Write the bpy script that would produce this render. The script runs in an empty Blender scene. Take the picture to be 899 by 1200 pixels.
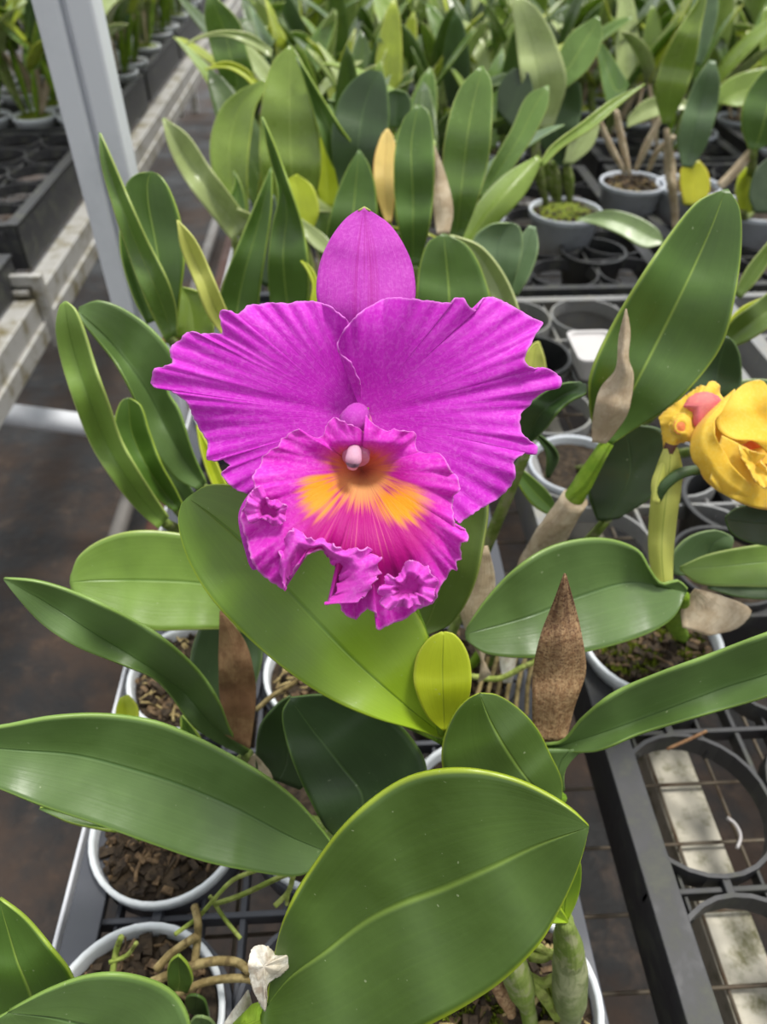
import bpy, math, random
from mathutils import Vector, noise
random.seed(7)
C = bpy.context.scene.collection
R = math.radians
# ------------------------------------------------------------------ camera
PITCH, YAW, FPX = R(42.0), R(2.8), 866.0
TZ = 0.75                     # height of the tray tops above the floor
CAM = Vector((0, 0, TZ + 0.52))
FWD = Vector((math.sin(YAW) * math.cos(PITCH), math.cos(YAW) * math.cos(PITCH), -math.sin(PITCH)))
RGT = Vector((math.cos(YAW), -math.sin(YAW), 0))
UPV = RGT.cross(FWD)
def P(x, y, d):               # point seen at (x, y) of the photograph at depth d metres
    return CAM + d * (FWD + RGT * ((x - 449.5) / FPX) - UPV * ((y - 600) / FPX))
def hit(x, y, z):             # point of the level z seen at (x, y)
    r = FWD + RGT * ((x - 449.5) / FPX) - UPV * ((y - 600) / FPX)
    return CAM + r * ((z - CAM.z) / r.z)
cd = bpy.data.cameras.new('camera'); co = bpy.data.objects.new('camera', cd); C.objects.link(co)
co.location = CAM
co.rotation_euler = (R(90) - PITCH, 0, -YAW)
cd.sensor_fit = 'VERTICAL'; cd.sensor_height = 36.0; cd.sensor_width = 27.0
cd.lens = 36.0 * FPX / 1200.0
cd.clip_start = 0.02
cd.dof.use_dof = True; cd.dof.focus_distance = 0.30; cd.dof.aperture_fstop = 10.5
bpy.context.scene.camera = co
# ------------------------------------------------------------------ materials
def srgb(r, g, b):
    f = lambda c: (c / 255 / 12.92) if c / 255 <= 0.04045 else ((c / 255 + 0.055) / 1.055) ** 2.4
    return (f(r), f(g), f(b), 1)
class NT:
    def __init__(s, name):
        s.m = bpy.data.materials.new(name); s.m.use_nodes = True
        s.t = s.m.node_tree; s.n = s.t.nodes; s.b = s.n['Principled BSDF']; s.out = s.n['Material Output']
    def node(s, typ, **kw):
        n = s.n.new(typ)
        for k, v in kw.items():
            if k.startswith('_'): setattr(n, k[1:], v)
        return n
    def link(s, a, b): s.t.links.new(a, b)
    def math(s, op, a, b=None, c=None, clamp=False):
        n = s.n.new('ShaderNodeMath'); n.operation = op; n.use_clamp = clamp
        for i, v in enumerate((a, b, c)):
            if v is None: continue
            if isinstance(v, (int, float)): n.inputs[i].default_value = v
            else: s.link(v, n.inputs[i])
        return n.outputs[0]
    def smooth(s, v, a, b, lo=0.0, hi=1.0):
        n = s.n.new('ShaderNodeMapRange'); n.interpolation_type = 'SMOOTHSTEP'
        s.link(v, n.inputs[0])
        for i, q in zip((1, 2, 3, 4), (a, b, lo, hi)): n.inputs[i].default_value = q
        return n.outputs[0]
    def mix(s, f, a, b, mode='MIX'):
        n = s.n.new('ShaderNodeMix'); n.data_type = 'RGBA'; n.blend_type = mode
        for k, v in ((0, f), (6, a), (7, b)):
            if isinstance(v, (int, float)): n.inputs[k].default_value = v
            elif isinstance(v, tuple): n.inputs[k].default_value = v
            else: s.link(v, n.inputs[k])
        return n.outputs[2]
    def uv(s, name='UVMap'):
        n = s.n.new('ShaderNodeUVMap'); n.uv_map = name
        x = s.n.new('ShaderNodeSeparateXYZ'); s.link(n.outputs[0], x.inputs[0])
        return n.outputs[0], x.outputs[0], x.outputs[1]
    def vec(s, x, y, z=0.0):
        n = s.n.new('ShaderNodeCombineXYZ')
        for i, v in enumerate((x, y, z)):
            if isinstance(v, (int, float)): n.inputs[i].default_value = v
            else: s.link(v, n.inputs[i])
        return n.outputs[0]
    def noise(s, vec, scale, detail=3, rough=0.5, dist=0.0):
        n = s.n.new('ShaderNodeTexNoise'); n.inputs['Scale'].default_value = scale
        n.inputs['Detail'].default_value = detail; n.inputs['Roughness'].default_value = rough
        n.inputs['Distortion'].default_value = dist
        if vec is not None: s.link(vec, n.inputs['Vector'])
        return n.outputs['Fac']
    def obj(s):
        return s.n.new('ShaderNodeTexCoord').outputs['Object']
    def bump(s, h, dist, strength=1.0):
        n = s.n.new('ShaderNodeBump'); n.inputs['Distance'].default_value = dist; n.inputs['Strength'].default_value = strength
        s.link(h, n.inputs['Height']); s.link(n.outputs[0], s.b.inputs['Normal']); return n.outputs[0]
    def set(s, col=None, rough=None, spec=None, metal=None, transl=None, tcol=None):
        if col is not None:
            if isinstance(col, tuple): s.b.inputs['Base Color'].default_value = col
            else: s.link(col, s.b.inputs['Base Color'])
        if rough is not None:
            if isinstance(rough, (int, float)): s.b.inputs['Roughness'].default_value = rough
            else: s.link(rough, s.b.inputs['Roughness'])
        if spec is not None: s.b.inputs['Specular IOR Level'].default_value = spec
        if metal is not None: s.b.inputs['Metallic'].default_value = metal
        if transl:
            t = s.n.new('ShaderNodeBsdfTranslucent'); mx = s.n.new('ShaderNodeMixShader'); mx.inputs[0].default_value = transl
            c = tcol if tcol is not None else col
            if isinstance(c, tuple): t.inputs[0].default_value = c
            else: s.link(c, t.inputs[0])
            s.link(s.b.outputs[0], mx.inputs[1]); s.link(t.outputs[0], mx.inputs[2]); s.link(mx.outputs[0], s.out.inputs[0])
        return s.m
MAT = {}
def leaf_mat(name, base, rib, edge, base2=None, rough=0.40, transl=0.10, spec=0.65, ribw=0.035, spots=0.35):
    wf = lambda q: (min(1, q[0] * 1.20 + .002), min(1, q[1] * 1.06), q[2] * 1.02, 1)
    base = wf(base); base2 = wf(base2) if base2 else None; rib = wf(rib); edge = wf(edge)
    s = NT(name); _, u, v = s.uv(); o = s.obj()
    a = s.math('ABSOLUTE', s.math('MULTIPLY_ADD', u, 2.0, -1.0))
    n1 = s.noise(o, 28, 3)
    st = s.noise(s.vec(s.math('MULTIPLY', u, 42), s.math('MULTIPLY', v, 1.6)), 1.0, 3)
    f = s.smooth(n1, 0.35, 0.7)
    dk = tuple(c * 0.78 for c in base[:3]) + (1,)
    c = s.mix(f, dk, base)
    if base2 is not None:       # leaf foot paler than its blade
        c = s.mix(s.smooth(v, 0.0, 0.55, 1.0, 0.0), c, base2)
    c = s.mix(s.smooth(st, 0.35, 0.75, 0, 0.13), c, tuple(min(1, q * 1.5) for q in base[:3]) + (1,))
    rb = s.math('MULTIPLY', s.smooth(a, 0.0, ribw, 0.75, 0.0), s.smooth(v, 0.93, 1.0, 1.0, 0.0))
    c = s.mix(rb, c, rib)
    c = s.mix(s.smooth(a, 0.955, 1.0, 0.0, 0.7), c, edge)
    sp = s.noise(o, 420, 1)
    c = s.mix(s.smooth(sp, 0.76, 0.82, 0, spots), c, srgb(190, 200, 160))
    h = s.math('ADD', s.math('MULTIPLY', st, 0.16), s.math('MULTIPLY', s.smooth(a, 0.0, 0.05), 0.6))
    h = s.math('ADD', h, s.math('MULTIPLY', s.noise(o, 60, 3), 0.8))
    s.bump(h, 0.0006, 0.8)
    s.set(c, s.smooth(n1, 0.3, 0.7, rough - 0.07, rough + 0.13), spec, transl=transl, tcol=s.mix(0.5, c, srgb(150, 190, 30)))
    MAT[name] = s.m; return s.m
E1 = srgb(150, 170, 70)
leaf_mat('leaf_front', srgb(68, 100, 34), srgb(116, 150, 62), srgb(156, 184, 40), ribw=0.045)
leaf_mat('leaf_green', srgb(84, 118, 60), srgb(56, 92, 40), srgb(122, 160, 70))
leaf_mat('leaf_blue', srgb(86, 118, 78), srgb(60, 92, 58), srgb(130, 160, 100))
for _n, _a, _b, _c in (('back_green', (90, 124, 56), (140, 170, 84), (160, 184, 96)), ('back_mid', (116, 146, 62), (140, 168, 84), (170, 192, 96)), ('back_dark', (66, 92, 44), (92, 120, 60), (110, 136, 66)), ('back_pale_sheen', (150, 172, 116), (120, 146, 84), (184, 200, 140)), ('back_lime', (150, 172, 60), (120, 150, 50), (190, 200, 90))):  # the pale one carries the sky highlights of background leaves in its colour
    leaf_mat(_n, srgb(*[q * 1.1 for q in _a]), srgb(*[q * 1.08 for q in _b]), srgb(*[q * 1.05 for q in _c]), transl=0.24, rough=0.27, ribw=0.05)
leaf_mat('leaf_dark', srgb(54, 84, 44), srgb(84, 116, 66), srgb(92, 128, 52))
leaf_mat('leaf_deep', srgb(34, 60, 22), srgb(50, 78, 36), srgb(70, 104, 40))
leaf_mat('leaf_mid', srgb(72, 110, 36), srgb(136, 170, 72), srgb(150, 182, 64), ribw=0.05)
leaf_mat('leaf_olive', srgb(88, 118, 44), srgb(120, 146, 70), srgb(140, 160, 80))
leaf_mat('leaf_fresh', srgb(112, 150, 62), srgb(84, 124, 46), srgb(160, 186, 100))
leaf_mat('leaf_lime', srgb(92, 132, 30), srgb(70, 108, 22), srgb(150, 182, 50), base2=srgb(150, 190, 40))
leaf_mat('leaf_yellow', srgb(172, 196, 36), srgb(150, 176, 40), srgb(196, 210, 80), rough=0.42, transl=0.25)
leaf_mat('leaf_straw', srgb(192, 206, 104), srgb(120, 150, 50), srgb(200, 212, 120), transl=0.25)
leaf_mat('leaf_pale', srgb(120, 150, 96), srgb(84, 118, 62), srgb(150, 176, 120), rough=0.3)
leaf_mat('leaf_autumn', srgb(186, 194, 36), srgb(176, 180, 36), srgb(200, 150, 40), transl=0.3)
leaf_mat('leaf_gold', srgb(236, 214, 128), srgb(200, 160, 90), srgb(206, 110, 70), transl=0.25)
def sheath_mat(name, a, b, c, sc=160, sp=0.75, tip=False):
    s = NT(name); o = s.obj(); _, u, v = s.uv()
    st = s.noise(s.vec(s.math('MULTIPLY', u, 14), s.math('MULTIPLY', v, 3)), 1.0, 4)
    n = s.noise(o, sc, 5, 0.7); n2 = s.noise(o, sc * 2.4, 3)
    col = s.mix(s.smooth(n, 0.38, 0.62), a, b)
    col = s.mix(s.math('MULTIPLY', s.smooth(n2, 0.50, 0.66, 0, sp), s.smooth(v, 0.0, 0.8, 0.5, 1.0)), col, c)
    if tip: col = s.mix(s.math('MULTIPLY', s.smooth(v, 0.35, 0.85, 0, 0.75), s.smooth(s.noise(s.vec(s.math('MULTIPLY', u, 5), s.math('MULTIPLY', v, 3)), 1.0, 3), .35, .65)), col, c)
    col = s.mix(s.smooth(st, 0.5, 0.75, 0, 0.5), col, b)
    s.bump(s.math('ADD', st, n), 0.0009)
    s.set(col, 0.7, 0.2, transl=0.08); MAT[name] = s.m
sheath_mat('sheath_brown', srgb(186, 154, 116), srgb(150, 116, 84), srgb(84, 54, 46), 330, tip=True)
sheath_mat('sheath_tan', srgb(170, 136, 100), srgb(132, 98, 70), srgb(92, 62, 46), 40, 0.5)
sheath_mat('sheath_green', srgb(150, 154, 116), srgb(112, 124, 78), srgb(86, 98, 52), 50, 0.6)
sheath_mat('sheath_grey', srgb(206, 190, 164), srgb(182, 162, 134), srgb(136, 114, 92), 60, 0.35)
sheath_mat('sheath_white', srgb(236, 232, 222), srgb(196, 186, 166), srgb(160, 140, 120), 60)
sheath_mat('bark', srgb(70, 58, 44), srgb(40, 32, 25), srgb(24, 20, 15), 110)
sheath_mat('bark_light', srgb(122, 100, 74), srgb(78, 62, 46), srgb(40, 32, 24), 110)
sheath_mat('root', srgb(178, 160, 112), srgb(142, 124, 82), srgb(100, 84, 56), 90)
sheath_mat('root_green', srgb(176, 186, 104), srgb(140, 158, 70), srgb(110, 110, 60), 90)
sheath_mat('moss', srgb(122, 134, 34), srgb(84, 98, 24), srgb(44, 50, 14), 60)
sheath_mat('bulb', srgb(132, 146, 80), srgb(98, 118, 48), srgb(150, 150, 116), 50)
sheath_mat('bulb_green', srgb(128, 156, 44), srgb(100, 134, 34), srgb(130, 156, 60), 30)
def plain(name, col, rough=0.5, metal=0.0, dirt=None, damt=0.5, sc=12, spec=0.5, bump=0.0):
    s = NT(name); o = s.obj()
    n = s.noise(o, sc, 5, 0.65)
    c = s.mix(s.smooth(n, 0.45, 0.72, 0, damt), col, dirt if dirt else tuple(q * 0.7 for q in col[:3]) + (1,))
    if bump: s.bump(n, bump)
    s.set(c, s.smooth(n, 0.3, 0.7, rough - 0.08, min(1, rough + 0.15)), spec, metal); MAT[name] = s.m
plain('pot_white', srgb(214, 218, 222), 0.4, dirt=srgb(150, 150, 140), damt=0.3, sc=20)
plain('pot_grey', srgb(192, 197, 206), 0.45, dirt=srgb(110, 112, 108), damt=0.4, sc=20)
plain('tray_grey', srgb(128, 128, 128), 0.5, dirt=srgb(150, 146, 130), damt=0.6, sc=30)
plain('pot_black', srgb(34, 35, 37), 0.45, dirt=srgb(60, 58, 52), sc=20)
plain('tray_plastic', srgb(46, 46, 49), 0.55, dirt=srgb(92, 94, 78), damt=0.5, sc=34)
plain('aluminium', srgb(180, 178, 174), 0.45, 0.2, dirt=srgb(118, 108, 76), damt=1.0, sc=22)
plain('aluminium_clean', srgb(214, 216, 222), 0.42, 0.0, dirt=srgb(150, 154, 162), damt=0.4, sc=6)
plain('beam_white', srgb(190, 184, 168), 0.6, 0.0, dirt=srgb(92, 90, 50), damt=1.0, sc=38)
plain('wire', srgb(110, 100, 86), 0.55, 0.3, dirt=srgb(90, 66, 44), damt=0.9, sc=40)
plain('pipe_rust', srgb(96, 62, 50), 0.6, 0, sc=10)
plain('pipe_grey', srgb(128, 124, 120), 0.5, 0.2, sc=10)
plain('tag_white', srgb(190, 186, 186), 0.35, 0, sc=10)
plain('tray_gloss_tint', srgb(66, 68, 76), 0.5, dirt=srgb(84, 86, 90), damt=0.4, sc=18)  # black tray plastic again, lightened so the flange gloss sits in the colour
def ground_mat():
    s = NT('ground'); o = s.obj()
    n = s.noise(o, 3.2, 7, 0.68); n2 = s.noise(o, 14, 6, 0.7); n3 = s.noise(o, 1.4, 4)
    c = s.mix(s.smooth(n, 0.40, 0.60), srgb(25, 24, 25), srgb(60, 47, 39))
    c = s.mix(s.smooth(n2, 0.5, 0.72, 0, 0.55), c, srgb(88, 70, 56))
    c = s.mix(s.smooth(n3, 0.55, 0.7, 0, 0.4), c, srgb(52, 52, 54))
    s.bump(n2, 0.01)
    s.set(c, s.smooth(n, 0.3, 0.7, 0.5, 0.9), 0.35); MAT['ground'] = s.m
ground_mat()
def petal_mat(name, c1, c2, c3, edge, lip=False):
    s = NT(name); _, u, v = s.uv(); _, x, y = s.uv('flat'); o = s.obj()
    w = s.noise(s.vec(s.math('MULTIPLY', u, 130), s.math('MULTIPLY', v, 11)), 1.0, 4, 0.6, 0.9)
    f = s.noise(o, 620, 3, 0.6, 0.5)
    b = s.noise(o, 75, 4)
    c = s.mix(s.smooth(b, 0.35, 0.7), c1, c2)
    c = s.mix(s.math('MULTIPLY', s.smooth(w, 0.45, 0.75, 0, 0.38), s.smooth(v, 0.15, 0.8)), c, c3)
    c = s.mix(s.smooth(f, 0.45, 0.7, 0, 0.30), c, c3)
    if name == 'sepal':
        am = s.math('ABSOLUTE', s.math('MULTIPLY_ADD', u, 2.0, -1.0)); rg = s.noise(s.vec(s.math('MULTIPLY', u, 30), s.math('MULTIPLY', v, .8)), 1.0, 2)
        c = s.mix(s.math('MULTIPLY', s.smooth(am, 0.0, 0.45, 0.8, 0.0), s.smooth(rg, .4, .6)), c, srgb(176, 20, 150))
    if lip:
        deep = srgb(186, 0, 132)
        yy = s.math('SUBTRACT', y, 0.66); xx = s.math('SUBTRACT', x, 0.06)
        r2 = s.math('SQRT', s.math('ADD', s.math('MULTIPLY', s.math('MULTIPLY', xx, xx), 0.9), s.math('MULTIPLY', yy, yy)))
        w2 = s.noise(s.vec(s.math('MULTIPLY', u, 70), s.math('MULTIPLY', v, 1.2)), 1.0, 2, 0.5)
        c = s.mix(s.smooth(s.math('ADD', r2, s.math('MULTIPLY', w2, 0.3)), 0.66, 1.16, 1, 0), c, deep)
        wv = s.math('MULTIPLY', s.math('SUBTRACT', w2, 0.5), 0.75)
        def ell(cx, cy, rx, ry, lo, hi, wob=1.0, amt=1.0):
            ax = s.math('DIVIDE', s.math('SUBTRACT', x, cx), rx); ay = s.math('DIVIDE', s.math('SUBTRACT', y, cy), ry)
            r = s.math('SQRT', s.math('ADD', s.math('MULTIPLY', ax, ax), s.math('MULTIPLY', ay, ay)))
            r = s.math('ADD', r, s.math('MULTIPLY', wv, wob))
            return s.smooth(r, lo, hi, amt, 0.0)
        up = s.smooth(y, -0.34, -0.14)
        e0 = ell
        ell = lambda *k: s.math('MULTIPLY', e0(*k), up)
        yel = srgb(246, 160, 24); org = srgb(240, 150, 92); throat = srgb(228, 128, 96)
        c = s.mix(ell(-0.02, 0.12, 0.46, 0.44, 0.5, 1.0, 1.6), c, org)
        c = s.mix(ell(-0.50, 0.30, 0.27, 0.30, 0.35, 1.15, 1.8), c, yel)
        c = s.mix(ell(0.46, 0.42, 0.36, 0.26, 0.35, 1.15, 1.8), c, yel)
        c = s.mix(ell(0.0, 0.12, 0.34, 0.30, 0.4, 1.1, 0.6), c, srgb(240, 176, 112))
        c = s.mix(ell(-0.04, -0.10, 0.50, 0.25, 0.4, 1.1, 0.6, 0.8), c, throat)
        c = s.mix(ell(0.0, 0.0, 0.16, 0.12, 0.3, 1.1, 2.6, 0.35), c, srgb(190, 50, 70))
        ln = s.noise(s.vec(s.math('MULTIPLY', u, 150), 0.0), 1.0, 1, 0.5)
        streak = s.math('MULTIPLY', s.smooth(ln, 0.54, 0.66), ell(0.0, 0.60, 0.62, 0.62, 0.55, 1.0, 0.0, 0.35))
        streak = s.math('MULTIPLY', streak, s.smooth(y, 0.2, 0.45))
        c = s.mix(streak, c, srgb(240, 130, 150))
        ln2 = s.math('MULTIPLY', s.smooth(s.noise(s.vec(s.math('MULTIPLY', u, 170), 3.0), 1.0, 1), 0.55, 0.68), ell(0.0, 0.62, 0.5, 0.55, 0.5, 1.0, 0.0, 0.6))
        c = s.mix(ln2, c, srgb(160, 0, 100))
    if name == 'frill': c = s.mix(s.smooth(v, 0.3, 0.55, 0.4, 0.0), c, srgb(204, 30, 170))
    c = s.mix(s.smooth(v, 0.975, 1.0, 0, 0.35), c, edge)
    s.bump(s.math('ADD', s.math('MULTIPLY', w, 0.5), s.math('MULTIPLY', f, 0.3)), 0.0006, 0.7)
    s.b.inputs['Sheen Weight'].default_value = 0.25; s.b.inputs['Sheen Roughness'].default_value = 0.4
    s.b.inputs['Sheen Tint'].default_value = srgb(255, 190, 255)
    s.set(c, 0.55, 0.3, transl=0.25, tcol=c); MAT[name] = s.m
petal_mat('petal', srgb(210, 38, 204), srgb(218, 54, 212), srgb(238, 122, 234), srgb(240, 176, 236))
petal_mat('sepal', srgb(190, 50, 184), srgb(202, 64, 194), srgb(224, 118, 218), srgb(226, 130, 220))
petal_mat('lip', srgb(212, 30, 190), srgb(222, 54, 204), srgb(240, 124, 226), srgb(244, 190, 240), lip=True)
petal_mat('frill', srgb(226, 66, 208), srgb(234, 88, 218), srgb(246, 150, 236), srgb(246, 196, 240))
petal_mat('column', srgb(224, 116, 176), srgb(230, 130, 184), srgb(240, 180, 200), srgb(240, 190, 200))
petal_mat('anther', srgb(232, 178, 204), srgb(236, 186, 208), srgb(244, 206, 220), srgb(246, 220, 224))
petal_mat('petal_yellow', srgb(246, 202, 56), srgb(249, 212, 76), srgb(253, 230, 130), srgb(252, 232, 150))
petal_mat('petal_orange', srgb(240, 130, 70), srgb(244, 150, 90), srgb(250, 180, 120), srgb(250, 210, 120))
petal_mat('petal_pink', srgb(232, 104, 120), srgb(238, 136, 134), srgb(248, 170, 140), srgb(250, 200, 100))
# ------------------------------------------------------------------ mesh helpers
def mesh(name, verts, faces, mat, parent=None, org=None, uvs=None, flat=None, solid=0.0, smooth=True, sub=0):
    loc = Vector(org) if org is not None else Vector((0, 0, 0))
    me = bpy.data.meshes.new(name)
    me.from_pydata([tuple(Vector(v) - loc) for v in verts], [], faces)
    if uvs is not None:
        l = me.uv_layers.new(name='UVMap')
        for lp in me.loops: l.data[lp.index].uv = uvs[lp.vertex_index]
    if flat is not None:
        l = me.uv_layers.new(name='flat')
        for lp in me.loops: l.data[lp.index].uv = flat[lp.vertex_index]
    if smooth: me.polygons.foreach_set('use_smooth', [True] * len(me.polygons))
    me.materials.append(MAT[mat]); me.update()
    o = bpy.data.objects.new(name, me); C.objects.link(o)
    if parent is not None: o.parent = parent
    else: o.location = loc
    if solid:
        m = o.modifiers.new('thickness', 'SOLIDIFY'); m.thickness = solid; m.offset = 0
    if sub:
        m = o.modifiers.new('smooth', 'SUBSURF'); m.levels = sub; m.render_levels = sub
    return o
def thing(name, loc, label, cat, group=None):
    o = bpy.data.objects.new(name, None); C.objects.link(o); o.location = loc; o.empty_display_size = 0.05
    o['label'] = label; o['category'] = cat
    if group: o['group'] = group
    return o
def struct(o): o['kind'] = 'structure'; return o
def crom(pts, n):             # Catmull-Rom through pts, n samples by chord length
    pts = [tuple(map(float, p)) for p in pts]; k = len(pts)
    if k == 2: return [tuple(a + (b - a) * i / (n - 1) for a, b in zip(*pts)) for i in range(n)]
    cum = [0.0]
    for a, b in zip(pts, pts[1:]): cum.append(cum[-1] + max(1e-6, math.dist(a, b)))
    out = []; seg = 0
    for i in range(n):
        t = cum[-1] * i / (n - 1)
        while seg < k - 2 and t > cum[seg + 1]: seg += 1
        u = (t - cum[seg]) / (cum[seg + 1] - cum[seg])
        p1, p2 = pts[seg], pts[seg + 1]
        L = cum[seg + 1] - cum[seg]
        p0 = pts[seg - 1] if seg > 0 else tuple(2 * a - b for a, b in zip(p1, p2))
        p3 = pts[seg + 2] if seg + 2 < k else tuple(2 * a - b for a, b in zip(p2, p1))
        l0 = (cum[seg] - cum[seg - 1]) if seg > 0 else L
        l2 = (cum[seg + 2] - cum[seg + 1]) if seg + 2 < k else L
        r = []
        for a0, a1, a2, a3 in zip(p0, p1, p2, p3):
            m1 = (a2 - a0) / (L + l0) * L; m2 = (a3 - a1) / (L + l2) * L
            r.append((2*u**3 - 3*u*u + 1) * a1 + (u**3 - 2*u*u + u) * m1 + (-2*u**3 + 3*u*u) * a2 + (u**3 - u*u) * m2)
        out.append(tuple(r))
    return out
def lerp1(vals, t):
    if isinstance(vals, (int, float)): return vals
    x = t * (len(vals) - 1); i = min(int(x), len(vals) - 2); f = x - i; f = f * f * (3 - 2 * f) if len(vals) > 2 else f
    return vals[i] + (vals[i + 1] - vals[i]) * f
def leaf(parent, A, B, d, mat, M=None, e=(-0.012, -0.012), name='leaf', n=34, h=7, thick=0.0016, ruf=0.0, rk=3, label=None, conv=False, parent_org=None, crk=0.0, across=False):
    """blade between edge A and edge B (foot to tip), midrib depth d, edges e nearer (-) or farther (+)"""
    a = crom(A, n); b = crom(B, n)
    m = crom(M, n) if M else [((p[0] + q[0]) / 2, (p[1] + q[1]) / 2) for p, q in zip(a, b)]
    verts, uvs, faces = [], [], []
    ph = random.uniform(0, 6)
    for i in range(n):
        t = i / (n - 1); dm = lerp1(d, t); w = min(1, 4 * t + 0.15) * min(1, 3.0 * (1 - t) + 0.0)
        for j in range(-h, h + 1):
            s = abs(j) / h; E = a[i] if j < 0 else b[i]
            x = m[i][0] + (E[0] - m[i][0]) * s; y = m[i][1] + (E[1] - m[i][1]) * s
            ed = e[0] if j < 0 else e[1]
            if crk:
                x += crk * s * s * noise.noise(Vector((t * 42, j * .05, 3.1))) * 2; y += crk * s * s * noise.noise(Vector((t * 42, j * .05, 8.4))) * 2
            dd = dm + ed * w * s ** 1.35 + ruf * w * s * s * math.sin(rk * 6.28 * t + ph + (1.3 if j < 0 else 0))
            verts.append(P(x, y, dd)); uvs.append((t * 0.35, 0.5 + 0.5 * j / h) if across else (0.5 + 0.5 * j / h, t))
    W = 2 * h + 1
    for i in range(n - 1):
        for j in range(W - 1):
            k = i * W + j; faces.append((k, k + 1, k + W + 1, k + W))
    o = mesh(name, verts, faces, mat, parent, parent_org if parent_org is not None else parent.location, uvs, solid=thick)
    if label: o['label'] = label
    return o
def fan(parent, org, name, c, out, dfn, mat, na=420, nr=56, thick=0.0006, closed=True, crinkle=1.2, flatc=None, pw=1.0, rin=0.0):
    """sheet spreading from the pixel c to the outline out; dfn(r, s, x, y) gives its depth"""
    pts = list(out) + ([out[0]] if closed else [])
    o = crom(pts, na); verts, uvs, flat, faces = [], [], [], []
    fc = flatc or c
    for j in range(nr + 1):
        r = (j / nr) ** pw
        r = rin + (1 - rin) * r
        for i in range(na):
            s = i / (na - 1)
            ss = s if not closed else (s % 1.0)
            k = crinkle * max(0, (r - 0.8) / 0.2)
            q = noise.noise(Vector((math.cos(6.283 * ss) * 26, math.sin(6.283 * ss) * 26, 1.7)))
            x = c[0] + (o[i][0] - c[0]) * r + k * q; y = c[1] + (o[i][1] - c[1]) * r + k * noise.noise(Vector((math.cos(6.283 * ss) * 26, math.sin(6.283 * ss) * 26, 9.7)))
            verts.append(P(x, y, dfn(r, ss, x - fc[0], y - fc[1])))
            uvs.append((s, r)); flat.append(((x - fc[0]) / 100, (y - fc[1]) / 100))
    for j in range(nr):
        for i in range(na - 1):
            k = j * na + i; faces.append((k, k + 1, k + na + 1, k + na))
    return mesh(name, verts, faces, mat, parent, org, uvs, flat, solid=thick)
def tube_data(pts, rad, seg=10, caps=True, flatn=1.0):
    pts = [Vector(p) for p in pts]; verts, faces, uvs = [], [], []
    n = len(pts); up = Vector((0.13, 0.2, 1)).normalized()
    for i, p in enumerate(pts):
        t = (pts[min(i + 1, n - 1)] - pts[max(i - 1, 0)]).normalized()
        x = t.cross(up)
        if x.length < 1e-3: x = t.cross(Vector((1, 0, 0)))
        x.normalize(); y = t.cross(x); r = rad[i] if isinstance(rad, (list, tuple)) else rad
        for k in range(seg):
            a = 6.28318 * k / seg
            verts.append(p + x * r * math.cos(a) + y * r * flatn * math.sin(a)); uvs.append((k / seg, i / (n - 1)))
    for i in range(n - 1):
        for k in range(seg):
            a = i * seg + k; b = i * seg + (k + 1) % seg
            faces.append((a, b, b + seg, a + seg))
    if caps:
        faces.append(tuple(range(seg))[::-1]); faces.append(tuple(range((n - 1) * seg, n * seg)))
    return verts, faces, uvs
def tube(name, pts, rad, mat, parent=None, org=None, seg=10, n=None, flatn=1.0, smooth=True):
    if n:
        q = crom([tuple(p) for p in pts], n)
        if isinstance(rad, (list, tuple)): rad = [lerp1(list(rad), i / (n - 1)) for i in range(n)]
        pts = q
    v, f, u = tube_data(pts, rad, seg, True, flatn)
    return mesh(name, v, f, mat, parent, org, u, smooth=smooth)
class MB:
    def __init__(s): s.v = []; s.f = []
    def add(s, v, f):
        k = len(s.v); s.v += [Vector(p) for p in v]; s.f += [tuple(i + k for i in q) for q in f]
    def box(s, x0, x1, y0, y1, z0, z1):
        s.add([(x0,y0,z0),(x1,y0,z0),(x1,y1,z0),(x0,y1,z0),(x0,y0,z1),(x1,y0,z1),(x1,y1,z1),(x0,y1,z1)],
              [(0,3,2,1),(4,5,6,7),(0,1,5,4),(1,2,6,5),(2,3,7,6),(3,0,4,7)])
    def bar(s, p, q, r, seg=6):
        v, f, _ = tube_data([p, q], r, seg); s.add(v, f)
    def ring(s, c, ro, ri, z0, z1, seg=28, ro2=None, ri2=None):
        v = []; ro2 = ro2 or ro; ri2 = ri2 or ri
        for k in range(seg):
            a = 6.28318 * k / seg; ca, sa = math.cos(a), math.sin(a)
            for r, z in ((ro, z1), (ri, z1), (ri2, z0), (ro2, z0)): v.append((c[0] + r * ca, c[1] + r * sa, z))
        f = []
        for k in range(seg):
            a = 4 * k; b = 4 * ((k + 1) % seg)
            for j in range(4): f.append((a + j, a + (j + 1) % 4, b + (j + 1) % 4, b + j))
        s.add(v, f)
    def build(s, name, mat, parent=None, org=None, smooth=False, bevel=0.0):
        o = mesh(name, s.v, s.f, mat, parent, org, smooth=smooth)
        if bevel:
            m = o.modifiers.new('bevel', 'BEVEL'); m.width = bevel; m.segments = 2; m.limit_method = 'ANGLE'
        return o
# ------------------------------------------------------------------ the setting
fl = MB(); fl.add([(-25, -4, 0), (25, -4, 0), (25, 40, 0), (-25, 40, 0)], [(0, 1, 2, 3)])
struct(fl.build('floor', 'ground'))
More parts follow.
